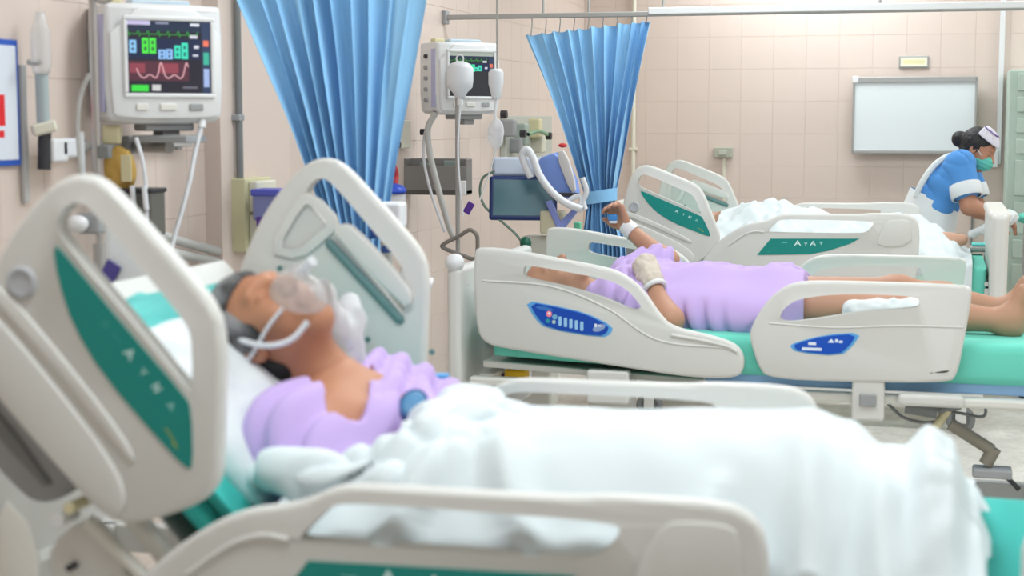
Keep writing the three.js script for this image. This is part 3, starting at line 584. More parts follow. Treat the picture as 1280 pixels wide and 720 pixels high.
// --- patient in the nearest bed
const p1 = {};
{
  const t = thing('person', 'person in a lilac gown lying propped up with an oxygen mask and grey hair', 'person');
  const F = frame(at(338, 404, 'z', -2.62), V(-.93, .30, -.05), V(.28, .86, .42), .98); p1.F = F; F.neck = { x: 0, y: -.125, z: -.08 };
  const Z = -2.66, nk = F.out(0, -.135, -.085), chest = V(-.93, .885, Z), belly = V(-.75, .85, Z + .06), pelvis = V(-.58, .85, Z + .1);
  const sN = V(-1.055, .945, -2.475), sF = V(-1.02, .955, -2.86), eN = V(-.89, .85, -2.41), eF = V(-.86, .88, -2.93), hN = V(-.68, .87, -2.5), hF = V(-.66, .88, -2.85);
  const hip = [V(-.56, .86, -2.46), V(-.56, .86, -2.66)], knee = [V(-.2, .895, -2.46), V(-.2, .895, -2.64)], ank = [V(-.03, .84, -2.48), V(-.03, .84, -2.62)];
  const torso = [[chest.clone().add(V(-.07, .04, .09)), chest.clone().add(V(-.07, .04, -.09)), .105, .105], [sN, sF, .062, .062], [chest, belly, .12, .115], [belly, pelvis, .115, .11]];
  const armsU = [[sN, eN, .058, .046], [sF, eF, .058, .046]];
  const bones = [...torso, [nk, chest.clone().add(V(-.06, .04, 0)), .06, .09], ...armsU, [eN, hN, .044, .03], [eF, hF, .044, .03]];
  for (const i of [0, 1]) bones.push([hip[i], knee[i], .08, .06], [knee[i], ank[i], .058, .04], [ank[i], ank[i].clone().add(V(.035, .08, 0)), .036, .03]);
  const body = meshField(chain(bones, .05), ...box3(bones, .03), .012);
  const hf = headField(F), hd = meshField(hf, ...bounds(F, .22), .0042, .008);
  part(t, 'body', join([body, hd]), M.skin);
  const hair = meshField(hairField(F, (m) => Math.min(Math.max(m.z - .036, -.036 - m.y), .062 - m.y, Math.max(m.z + .025, -.10 - m.y)), .013), ...bounds(F, .17), .005, .012);
  { const c = [], p = hair.attributes.position, q = V(0, 0, 0); for (let i = 0; i < p.count; i++) { F.in(V(p.getX(i), p.getY(i), p.getZ(i)), q); const k = .5 + .5 * noise(q.x * 30, q.y * 22, q.z * 60), g = lerp(.010, .25, sm(.42, .95, k + 2.4 * q.z + .05)); c.push(g, g, g * 1.03); } hair.setAttribute('color', new THREE.Float32BufferAttribute(c, 3)); }
  part(t, 'hair', hair, new THREE.MeshStandardMaterial({ vertexColors: true, roughness: .8 }), 'grey and black hair');
  // gown: inflated torso with a neck opening and folds
  const neckTop = nk.clone().addScaledVector(F.y, .1);
  const gC = chain([...torso, ...armsU.map(([a, b, ra, rb]) => [a, a.clone().lerp(b, .75), ra + .012, rb + .022])], .06);
  const vEnd = at(432, 512, 'z', -2.3); { const d = vEnd.clone().sub(EYE).normalize(); for (let i = 0; i < 400 && gC(vEnd) > .01; i++) vEnd.addScaledVector(d, .002); }
  const nh = [[neckTop, nk, .082, .078], [nk.clone().add(V(.01, .02, .01)), vEnd, .07, .032]];
  const gN = chain(nh, .03);
  const gf = (p) => { const c0 = gC(p); if (c0 > .09) return c0 - .02; let d = c0 - .02; d += folds(p, .016) - .002; return smax(smax(d, p.x + .79, .01), -gN(p), .012); };
  p1.gown = gf;
  part(t, 'gown', meshField(gf, ...box3([...torso, ...armsU], .07), .007), M.gown, 'lilac hospital gown');
  const slv = at(455, 478, 'z', -2.86);
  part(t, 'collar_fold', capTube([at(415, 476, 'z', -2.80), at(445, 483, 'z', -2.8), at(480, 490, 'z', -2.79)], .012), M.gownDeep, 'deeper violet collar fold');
}
{ // oxygen mask
  const F = p1.F, t = thing('oxygen_mask', 'clear oxygen mask with elastic strap on the reclining patient face', 'oxygen mask');
  const c = F.out(0, -.052, .078), ax = F.z;
  const g = lathe([[.05, 0], [.05, .006], [.047, .02], [.038, .04], [.024, .054], [.014, .06], [.013, .075], [.0, .075]], 32).scale(.86, .86, 1.1);
  g.applyMatrix4(new THREE.Matrix4().makeBasis(F.x, F.z, F.y.clone().negate()).setPosition(c)); // lathe axis along the face normal
  part(t, 'shell', g, M.clear, 'clear plastic shell');
  part(t, 'port', cyl(F.out(0, -.052, .135), F.out(0, -.075, .17), .009), M.milky);
  part(t, 'strap', tube([F.out(-.05, -.05, .085), F.out(-.072, -.035, .05), F.out(-.088, -.02, 0), F.out(-.092, 0, -.05), F.out(-.07, .01, -.1)], .0035), M.tubeWhite, 'pale elastic strap');
  part(t, 'strap', tube([F.out(.05, -.05, .085), F.out(.072, -.035, .05), F.out(.088, -.02, 0), F.out(.094, 0, -.05), F.out(.075, .01, -.1)], .0035), M.tubeWhite);
  part(t, 'cheek_tube', tube([[385, 402], [365, 424], [340, 432], [310, 428], [290, 418]].map(([x, y], i) => at(x, y, 'z', -2.530 - .010 * Math.abs(i - 2))), .0055), M.tubeWhite, 'white tube looping under the jaw');
  const h = F.out(.0, -.075, .168);
  part(t, 'reservoir_bag', (() => { const a = h, b = at(432, 448, 'z', -2.74); const f = (p) => smin(dCap(p, a, b, .012, .035), dEll(p, at(436, 404, 'z', -2.74), V(.032, .055, .03)), .03) + .005 * noise(p.x * 40, p.y * 40, p.z * 40); return meshField(f, V(-1.2, .93, -2.87), V(-.93, 1.24, -2.6), .006); })(), M.milky, 'crumpled white reservoir bag');
  part(t, 'hose', tube([at(432, 425, 'z', -2.76), at(445, 445, 'z', -2.8), at(452, 462, 'z', -2.86), at(475, 470, 'z', -2.95), at(560, 470, 'z', -3.05)], .006), M.blueLight, 'blue supply hose');
}
{ // blue pad on chest
  let c = at(516, 508, 'z', -2.4); { const d = c.clone().sub(EYE).normalize(); for (let i = 0; i < 300 && p1.gown(c) > .004; i++) c.addScaledVector(d, .002); }
  const t = thing('chest_pad', 'blue oval pad with a dark rim on the lilac gown by the blanket', 'pad');
  const q = new THREE.Quaternion().setFromUnitVectors(V(0, 1, 0), V(.28, .75, .6).normalize());
  const g = lathe([[0, .014], [.018, .013], [.026, .008], [.027, 0], [0, 0]], 28).scale(.8, 1, 1.15), g2 = new THREE.TorusGeometry(.027, .005, 10, 30).rotateX(Math.PI / 2).scale(.8, 1, 1.15).translate(0, .004, 0);
  for (const k of [g, g2]) { k.applyQuaternion(q); k.translate(c.x, c.y, c.z); }
  part(t, 'pad', g, mat(.07, .24, .45, .5)); part(t, 'rim', g2, mat(.02, .06, .22, .5));
}
// pillows
function pillowGeo(w, h, d, seed, n = 40) {
  const f = (p) => { const x = Math.abs(p.x) / (w / 2), y = Math.abs(p.y) / (h / 2); const th = d / 2 * Math.pow(Math.max(0, (1 - x * x * x * x) * (1 - y * y * y * y)), .55) + .006; return Math.abs(p.z) - th * (1 + .12 * noise(p.x * 9 + seed, p.y * 9, p.z > 0 ? 1 : 7)) + .006 * noise(p.x * 25 + seed, p.y * 25, 3); };
  return meshField((p) => smax(f(p) * .8, Math.max(Math.abs(p.x) - w / 2, Math.abs(p.y) - h / 2), .01), V(-w / 2 - .02, -h / 2 - .02, -d), V(w / 2 + .02, h / 2 + .02, d), .009);
}
function place(o, pos, x, y) { const X = x.clone().normalize(), Z = X.clone().cross(y).normalize(), Y = Z.clone().cross(X); o.applyMatrix4(new THREE.Matrix4().makeBasis(X, Y, Z).setPosition(pos)); return o; }
{
  const a = R(46), along = V(-Math.cos(a), Math.sin(a), 0);
  single('pillow', 'white pillow under the head of the masked patient', 'pillow', place(pillowGeo(.62, .38, .13, 2), V(-1.185, .995, -2.66), V(0, 0, 1), along), M.linen);
  const t = thing('folded_linen', 'folded white linen with a violet printed square standing behind the pillow', 'linen');
  part(t, 'bundle', plate([[124, 262], [150, 272], [188, 318], [212, 352], [215, 385], [128, 392]].map(([x, y]) => { const p = at(x, y, 'z', -2.86); return [p.x, p.y]; }), [], .07, .025, 1).translate(0, 0, -2.86), M.linen);
  const s = at(138, 339, 'z', -2.855);
  part(t, 'printed_square', place(box(.034, .038, .006, 0, 0, 0, .002), s, V(.85, -.5, 0), V(.5, .85, 0)), mat(.07, .06, .27, .6), 'violet square mark');
  const c = single('folded_sheet', 'mint green folded sheet lying across the pillow behind the patient head', 'sheet', sheet(50, 30, (u, v) => { const A = at(lerp(155, 320, u), lerp(368 - 24 * u, lerp(412, 372, u), v), 'z', lerp(-2.40, -2.93, u)); return A.add(V(0, .008 * noise(u * 7, v * 5), .02 * noise(u * 9, v * 6, 2))); }), M.aqua);
}
// blanket over the nearest patient
function drape(nu, nv, xr, prof, o) {
  return sheet(nu, nv, (u, v) => prof(u, v));
}
{
  const X1 = .088;
  const bodyH = (x) => { // crown height of the covered body along the bed
    const P = [[-1.1, .90], [-.98, .93], [-.9, .975], [-.80, 1.01], [-.72, 1.005], [-.55, 1.018], [-.35, 1.03], [-.2, 1.03], [-.13, 1.01], [-.07, .968], [-.04, .97], [.0, 1.0], [.03, .985], [.07, .90], [.11, .85]];
    for (let i = 1; i < P.length; i++) if (x <= P[i][0]) return lerp(P[i - 1][1], P[i][1], sm(P[i - 1][0], P[i][0], x));
    return .84;
  };
  const zNear = -2.208, hang = .42;
  // tension folds as ridges between two points of the cloth (metres along the bed, metres up from the hem)
  const ridges = [[-.30, .56, -.36, .30, .022, .026], [-.17, .66, -.13, .05, .026, .03], [-.08, .74, -.02, .05, .024, .028], [.0, .78, .05, .05, .012, .03], [.055, .76, .1, .2, .010, .025], [-.66, .66, -.55, .42, .020, .03], [-.73, .60, -.80, .40, .018, .03], [-.48, .44, -.42, .05, .016, .04], [-.24, .40, -.25, .05, .018, .03], [-.62, .38, -.66, .05, .016, .04]];
  const f = (u, v) => {
    const s = v * 1.46; // metres of cloth up from the near hem
    const xe = lerp(-1.05, -.86, sm(.0, .30, s - hang)) + .03 * noise(s * 9, 1, 1);
    const xEdge = s < hang ? lerp(-.98, -1.05, s / hang) : xe;
    const x0 = lerp(xEdge, X1 + .012 * noise(s * 8, 3, 1), u);
    const bh = bodyH(x0), endDrop = sm(.03, .09, x0);
    const prof = (zz) => { const k = (zz + 2.50) / (zz > -2.50 ? .262 : .44), w = Math.exp(-Math.pow(Math.abs(k), zz > -2.5 ? 4.5 : 2.6)); return lerp(.80, bh, w); };
    let z, y;
    const d = s - hang;
    if (d >= 0) { // walk along the section so that the cloth keeps its width on the steep side
      let zz = zNear, acc = 0, step = .012, py = prof(zz); while (acc < d && zz > -3.12) { zz -= step; const ny = prof(zz); acc += Math.hypot(step, ny - py); py = ny; }
      z = zz + Math.max(0, Math.min(step, acc - d)); y = prof(z);
    } else { z = zNear + (x0 > -.19 ? .035 * sm(0, .15, -d) : 0); y = prof(zNear) + d; }
    let w = .008 * noise(x0 * 6 + 5 * z, z * 5, 1) + .004 * noise(x0 * 15 - z * 9, z * 12, 2);
    for (const [ax, as, bx, bs, h0, wd] of ridges) { const h = h0 * 1.7; const ex = bx - ax, es = bs - as, t = Math.min(1, Math.max(0, ((x0 - ax) * ex + (s - as) * es) / (ex * ex + es * es))), q = Math.hypot(x0 - ax - ex * t, s - as - es * t); w += h * Math.exp(-(q / wd) * (q / wd)) * Math.sin(Math.PI * (.12 + .76 * t)); }
    const top = Math.exp(-Math.pow((x0 - xEdge) / .2, 2));
    w += top * (.034 * Math.abs(noise(x0 * 12 + z * 7, z * 10 - x0 * 5, 3)) - .024 * crease(noise(x0 * 17 - z * 6, z * 13, 5), 4));
    const toe = Math.exp(-Math.pow((x0 - .05) / .10, 2));
    w += toe * (.010 * noise(x0 * 26 + z * 14, z * 14, 6) - .012 * crease(noise(x0 * 12 + z * 9, z * 8, 9), 4));
    // push along the local normal of the section
    const e = .01, sl = d >= 0 ? (prof(z + e) - prof(z - e)) / (2 * e) : -40, l = Math.hypot(1, sl);
    return V(x0 + .006 * noise(z * 12, y * 8, 4) + w * .3 * endDrop, y + w / l, z + Math.min(.03, w * (-sl) / l));
  };
  const t = thing('blanket', 'white blanket spread over the body of the masked patient', 'blanket');
  part(t, 'cover', sheet(200, 200, f), M.blanket);
  // bunched roll by the near arm
  const bC = chain([[at(335, 588, 'z', -2.34), at(400, 605, 'z', -2.31), .034, .04], [at(400, 605, 'z', -2.31), at(490, 606, 'z', -2.32), .04, .042], [at(490, 606, 'z', -2.32), at(560, 585, 'z', -2.40), .042, .045], [at(572, 505, 'z', -2.72), at(590, 545, 'z', -2.52), .034, .045], [at(590, 500, 'z', -2.84), at(625, 528, 'z', -2.66), .03, .045], [at(590, 545, 'z', -2.52), at(540, 590, 'z', -2.38), .045, .04]], .045);
  const bunch = (p) => { const d = bC(p); return d > .06 ? d : d - .006 + .010 * noise(p.x * 14 + p.z * 9, p.y * 18, p.z * 12) + .020 * crease(noise(p.x * 13 + p.z * 6, p.y * 15 - p.x * 6, p.z * 9), 5); };
  part(t, 'gathered_edge', meshField(bunch, V(-1.15, .82, -2.9), V(-.58, 1.12, -2.2), .0075), M.blanket, 'bunched upper edge');
}
// --- patient in the middle bed
{
  const t = thing('person', 'person in a lilac gown lying flat on the middle bed with one arm raised', 'person');
  const F = frame(V(-1.29, .922, -5.40), V(-1, .06, .0), V(.08, .94, .34), .95);
  const Z = -5.45, nk = F.out(0, -.19, -.04), chest = V(-.97, .878, Z), belly = V(-.75, .872, Z), pel = V(-.52, .868, Z);
  const sN = V(-1.05, .875, -5.27), sF = V(-1.05, .90, -5.64), eN = at(838, 400, 'z', -5.12), wN = at(814, 352, 'z', -5.22), eF = at(832, 327, 'z', -5.72), wF = at(787, 287, 'z', -5.78);
  const hip = [V(-.5, .87, -5.36), V(-.5, .875, -5.56)], knee = [V(-.1, .872, -5.30), V(-.12, .90, -5.62)], ank = [V(.23, .85, -5.28), V(.25, .85, -5.56)];
  const torso = [[chest.clone().add(V(0, 0, .09)), chest.clone().add(V(0, 0, -.09)), .082, .082], [sN, sF, .058, .058], [chest.clone().add(V(0, 0, .05)), belly.clone().add(V(0, 0, .06)), .08, .08], [chest.clone().add(V(0, 0, -.05)), belly.clone().add(V(0, 0, -.06)), .08, .08], [belly.clone().add(V(0, 0, .06)), pel.clone().add(V(0, 0, .06)), .08, .085], [belly.clone().add(V(0, 0, -.06)), pel.clone().add(V(0, 0, -.06)), .08, .085]];
  const arms = [[sN, eN, .05, .038], [eN, wN, .037, .025], [sF, eF, .055, .044], [eF, wF, .042, .027]];
  const legs = [];
  for (const i of [0, 1]) legs.push([hip[i], knee[i], .076, .05], [knee[i], knee[i].clone().lerp(ank[i], .4), .052, .053], [knee[i].clone().lerp(ank[i], .4), ank[i], .053, .034], [ank[i], ank[i].clone().add(V(.05, .1, 0)), .036, .026], [ank[i].clone().add(V(.02, .0, 0)), ank[i].clone().add(V(.02, -.01, 0)), .036, .036]);
  const hF = handBones(wF, at(771, 262, 'z', -5.78).sub(wF), V(.6, .4, .6), V(-.4, .1, .9), 1, .75), hN = handBones(wN, at(803, 322, 'z', -5.3).sub(wN), V(1, .2, .1), V(0, -.5, -.8), 1, .5);
  const all = [...torso, [nk, chest, .058, .085], ...arms, ...legs];
  part(t, 'body', join([meshField(chain(all, .045), ...box3(all, .03), .012), meshField(headField(F), ...bounds(F, .22), .005, .008), handGeo(hF), handGeo(hN)]), M.skinDeep);
  part(t, 'hair', meshField(hairField(F, (m) => Math.max(m.z - (.03 + .5 * (m.y - .06)), -.08 - m.y, m.z - .0), .006), ...bounds(F, .18), .006), M.hairBlack, 'short black hair');
  const nh = [[nk.clone().addScaledVector(F.y, .08), nk, .075, .07], [nk, nk.clone().add(V(.1, .08, 0)), .065, .03]];
  const hem = -.44;
  const gl = [...torso, [hip[0], knee[0], .086, .075], [hip[1], knee[1], .086, .075], [sN, sN.clone().lerp(eN, .35), .062, .062], [sF, sF.clone().lerp(eF, .7), .066, .066], [V(-.80, .86, -5.27), V(-.47, .86, -5.24), .045, .05], [V(-.82, .84, -5.21), V(-.47, .838, -5.16), .028, .03]];
  const gC = chain(gl, .07), gN = chain(nh, .03);
  const gf = (p) => { const c0 = gC(p); if (c0 > .09) return c0 - .02; let d = c0 - .028; d += folds(p, .020) - .004; d = smax(d, p.x - (hem + .04 * noise(p.z * 9, 0, 3)), .012); return smax(d, -gN(p), .012); };
  part(t, 'gown', meshField(gf, V(-1.25, .74, -5.84), V(-.3, 1.1, -5.05), .008), M.gown, 'lilac hospital gown');
  const g1 = wN.clone().lerp(at(803, 322, 'z', -5.3), .35);
  part(t, 'wrist_dressing', meshField((p) => dCap(p, wN.clone().lerp(g1, .2), g1.clone().lerp(at(803, 322, 'z', -5.3), .4), .044, .046) + .006 * noise(p.x * 60, p.y * 60, p.z * 60), g1.clone().addScalar(-.14), g1.clone().addScalar(.14), .006), cloth(.66, .58, .50), 'cream gauze dressing');
  part(t, 'wrist_band', (() => { const d = wN.clone().sub(eN).normalize(), g = new THREE.TorusGeometry(.036, .009, 8, 24); g.applyQuaternion(new THREE.Quaternion().setFromUnitVectors(V(0, 0, 1), d)); const c = eN.clone().lerp(wN, .82); g.translate(c.x, c.y, c.z); return g; })(), M.white, 'white wrist tape');
  part(t, 'wrist_tape', cyl(eF.clone().lerp(wF, .88), eF.clone().lerp(wF, 1.12), .033, .031), M.white, 'white tape on the raised wrist');
  part(t, 'leg_bandage', meshField((p) => dCap(p, V(-.24, .865, -5.22), V(-.06, .875, -5.24), .05, .045) + .008 * noise(p.x * 40, p.y * 40, p.z * 40), V(-.34, .78, -5.32), V(.03, .96, -5.12), .008), M.linen, 'white bandage on the near calf');
  const hc = at(766, 272, 'z', -5.74);
  const s = thing('pulse_oximeter', 'small blue finger sensor in the raised hand of the middle patient', 'sensor');
  part(s, 'clip', box(.034, .026, .026, hc.x, hc.y, hc.z, .008), mat(.05, .25, .6, .4)); part(s, 'pad', box(.028, .01, .024, hc.x + .002, hc.y - .016, hc.z, .004), M.white);
}
single('pillow', 'small white pillow behind the rail of the middle bed', 'pillow', place(pillowGeo(.46, .28, .05, 8), V(-1.35, .875, -5.44), V(0, 0, 1), V(-1, .12, 0)), M.linen);
single('draw_sheet', 'pale mint draw sheet rolled along the far side of the middle patient', 'sheet', meshField((p) => smax(dCap(p, at(835, 331, 'z', -5.86), at(955, 350, 'z', -5.86), .045, .045), Math.abs(p.y - lerp(.925, .87, sm(-1.05, -.6, p.x))) - .022, .02) + .010 * noise(p.x * 14, p.y * 20, p.z * 20), V(-1.2, .78, -5.96), V(-.4, 1.05, -5.78), .009), cloth(.50, .80, .72));
// --- patient in the farthest bed, under a white blanket
{
  const t = thing('person', 'person lying covered on the bed the nurse leans over, bare foot showing', 'person');
  const F = frame(V(-1.10, .93, -8.15), V(-.97, .22, 0), V(.22, .97, 0), .92);
  const Z = -8.12, nk = F.out(0, -.19, -.04), ft = at(1206, 305, 'z', -8.02);
  const b = [[nk, V(-.85, .90, Z), .058, .08], [V(-.87, .90, Z + .15), V(-.87, .90, Z - .15), .065, .065], [V(-.85, .89, Z), V(-.45, .89, Z), .1, .1], [V(-.45, .89, Z + .08), V(-.15, .92, Z + .08), .08, .055], [V(-.15, .92, Z + .08), ft.clone().add(V(-.08, .01, 0)), .05, .035], [ft.clone().add(V(-.08, .01, 0)), ft.clone().add(V(-.01, .02, 0)), .034, .028], [V(-.45, .89, Z - .1), V(-.15, .92, Z - .1), .08, .055], [V(-.15, .92, Z - .1), V(.05, .87, Z - .08), .05, .035]];
  part(t, 'body', join([meshField(chain(b, .05), ...box3(b, .03), .013), meshField(headField(F), ...bounds(F, .22), .007, .01)]), M.skinPale);
  part(t, 'hair', meshField(hairField(F, (m) => Math.max(m.z - (.02 + .5 * (m.y - .06)), -.08 - m.y), .006), ...bounds(F, .18), .008), M.hairBlack);
  const bl = (x) => { const P = [[-1.06, 1.02], [-.88, 1.075], [-.75, 1.075], [-.66, 1.05], [-.6, 1.04], [-.45, 1.0], [-.25, 1.02], [-.1, 1.02], [.0, .975], [.08, .91], [.16, .84]]; for (let i = 1; i < P.length; i++) if (x <= P[i][0]) return lerp(P[i - 1][1], P[i][1], sm(P[i - 1][0], P[i][0], x)); return .84; };
  single('blanket', 'crumpled white blanket over the patient the nurse attends', 'blanket', sheet(120, 90, (u, v) => {
    const x = lerp(-1.06, .17, u), s = v * 1.3, z0 = -7.655; let z, y; const pr = (zz) => lerp(.82, bl(x), Math.exp(-Math.pow(Math.abs((zz + 8.12) / .36), 2.4)));
    if (s < .15) { z = z0; y = pr(z0) - (.15 - s); } else { z = Math.max(z0 - (s - .15) * .8, -8.56); y = pr(z); }
    return V(x, y + .014 * noise(x * 12 + z * 8, z * 11, 1) + .010 * noise(x * 28, z * 24, 2) + .02 * Math.exp(-Math.pow((x + .85) / .15, 2)) * noise(x * 30, z * 20, 8), z);
  }), M.blanket);
  single('pillow', 'white pillow at the head of the bed the nurse leans over', 'pillow', place(pillowGeo(.5, .3, .06, 12), V(-1.16, .88, -8.12), V(0, 0, 1), V(-.95, .31, 0)), M.linen);
}
// --- nurse
{
  const t = thing('person', 'nurse in a blue dress with white apron and face mask bending over the bed', 'person');
  const Z = -8.98, A = (x, y, z = Z) => at(x, y, 'z', z);
  const F = frame(A(1224, 187), V(.42, .88, .05), V(.80, -.52, .30), .9);
  const nk = F.out(0, -.16, -.05), sN = A(1200, 208, Z + .13), sF = A(1206, 205, Z - .16), ch = A(1183, 228), be = A(1168, 258), pel = A(1160, 300);
  const eN = A(1212, 258, Z + .2), wN = A(1241, 268, Z + .2), eF = A(1222, 262, Z - .12), wF = A(1244, 275, Z - .02);
  const torso = [[sN, sF, .055, .055], [ch.clone().add(V(0, 0, .07)), ch.clone().add(V(0, 0, -.07)), .095, .095], [ch, be, .1, .1], [be.clone().add(V(0, 0, .05)), be.clone().add(V(0, 0, -.05)), .095, .095], [be, pel, .1, .115], [pel.clone().add(V(0, 0, .06)), pel.clone().add(V(0, 0, -.06)), .115, .115]];
  const legs = []; for (const s of [.09, -.09]) legs.push([V(pel.x, pel.y - .05, Z + s), V(pel.x - .01, .46, Z + s), .085, .055], [V(pel.x - .01, .46, Z + s), V(pel.x - .05, .08, Z + s), .052, .036], [V(pel.x - .05, .04, Z + s), V(pel.x + .12, .035, Z + s), .038, .032]);
  const arms = [[sN, eN, .05, .042], [eN, wN, .042, .028], [sF, eF, .05, .042], [eF, wF, .042, .028]];
  const all = [...torso, [nk, ch, .052, .07], ...arms, ...legs];
  part(t, 'body', join([meshField(chain(all, .04), ...box3(all, .03), .012), meshField(headField(F), ...bounds(F, .2), .005, .008), handGeo(handBones(wN, V(1, -.1, -.05), V(0, .3, 1), V(0, -1, .3), .95, .6)), handGeo(handBones(wF, V(1, -.15, 0), V(0, .3, -1), V(0, -1, 0), .95, .6))]), mat(.47, .225, .14, .55));
  const bun = (q) => Math.min(Math.hypot(q.x, q.y - .005, q.z + .135) - .05);
  part(t, 'hair', meshField(hairField(F, (m) => Math.max(m.z - (.055 + .6 * (m.y - .05)), -.07 - m.y, (m.y < .03 ? m.z + .0 - .02 : -1)), .012, bun), ...bounds(F, .24), .006), M.hairBlack, 'black hair tied in a bun');
  const capF = (o, y0, y1) => meshField((p) => { const q = F.in(p, V(0, 0, 0)), e = dEll(q, V(0, .03, -.018), V(.078 + o, .094 + o, .098 + o)), t = q.y + .25 * q.z; return smax(smax(smax(e, -(e + .008), .003), Math.max(y0 - t, t - y1), .006), -.03 - q.z, .01) * F.s; }, ...bounds(F, .2), .005, .008);
  part(t, 'nurse_cap', capF(.024, .078, .15), M.capWhite, 'white folded cap');
  part(t, 'cap_stripe', capF(.027, .128, .139), M.violetDeep, 'violet stripe');
  part(t, 'face_mask', (() => meshField((p) => { const q = F.in(p, V(0, 0, 0)), m = { x: Math.abs(q.x), y: q.y, z: q.z }; let d = dEll(m, { x: 0, y: -.055, z: .05 }, { x: .066, y: .058, z: .068 }); d = smax(d, -(q.z - .0), .01); d = smax(d, Math.abs(q.y + .058) - .05, .012); return (d + .0015 * Math.sin(q.y * 260)) * F.s; }, ...bounds(F, .16), .005))(), M.maskTeal, 'teal pleated face mask');
  for (const s of [-1, 1]) part(t, 'mask_loop', tube([F.out(s * .06, -.03, .06), F.out(s * .078, .0, .01), F.out(s * .08, -.01, -.03), F.out(s * .065, -.09, .02)], .0025, 24, 6), M.white);
  const dl = [...torso.slice(0, 5), [sN, sN.clone().lerp(eN, .55), .07, .066], [sF, sF.clone().lerp(eF, .55), .07, .066]];
  const dC = chain(dl, .05), df = (p) => { let d = dC(p) - .014; if (d > .06) return d; d += .004 * noise(p.x * 16, p.y * 12, p.z * 12) + .008 * crease(noise(p.x * 9 + p.y * 8, p.y * 6, p.z * 7), 6); d = smax(d, -(dCap(p, nk, nk.clone().addScaledVector(F.y, .12), .062, .08)), .01); return smax(d, (be.y - .035) - p.y, .01); };
  part(t, 'dress', meshField(df, V(-.3, .85, Z - .35), V(.35, 1.4, Z + .35), .009), M.nurseBlue, 'blue short-sleeved dress');
  for (const [a, b] of [[sN, eN], [sF, eF]]) { const m = a.clone().lerp(b, .62), dd = b.clone().sub(a).normalize(), g = lathe([[.072, -.036], [.084, -.036], [.086, 0], [.084, .036], [.072, .036]], 28); g.applyQuaternion(new THREE.Quaternion().setFromUnitVectors(V(0, 1, 0), dd)); g.translate(m.x, m.y, m.z); part(t, 'cuff', g, M.linen, 'white turned-up cuff'); }
  part(t, 'collar', meshField((p) => smax(dCap(p, nk.clone().add(V(-.01, -.02, 0)), nk.clone().addScaledVector(F.y, .02), .088, .07), -dCap(p, nk, nk.clone().addScaledVector(F.y, .12), .06, .07), .008), nk.clone().addScalar(-.15), nk.clone().addScalar(.15), .007), M.linen, 'white collar');
  // apron: skirt and straps
  part(t, 'apron_skirt', sheet(80, 40, (u, v) => { const a = u * 2 * Math.PI, y = lerp(be.y + .05, .5, v), cx = lerp(be.x - .005, pel.x - .02, sm(0, .35, v)), r = lerp(.125, .2, Math.pow(v, .7)), w = 1 + .05 * v * Math.sin(a * 13 + 2 * Math.sin(a * 3)); return V(cx + r * w * Math.cos(a), y - .055 * Math.cos(a) * (1 - v), Z + r * 1.12 * w * Math.sin(a)); }), M.linen, 'white gathered apron');
  part(t, 'apron_strap', tube([be.clone().add(V(-.1, .06, .1)), A(1154, 226, Z + .12), A(1170, 205, Z + .11), A(1188, 195, Z + .1), A(1205, 198, Z + .08)], .017, 40, 8), M.linen, 'white apron strap');
  part(t, 'apron_front', tube([A(1207, 200, Z + .08), A(1211, 215, Z + .08), A(1209, 235, Z + .06), A(1200, 256, Z + .05)], .016, 40, 8), M.linen, 'white apron front');
  part(t, 'name_badge', box(.012, .03, .02, A(1207, 226, Z + .14).x, A(1207, 226, Z + .14).y, Z + .16, .003), M.greyMid);
}

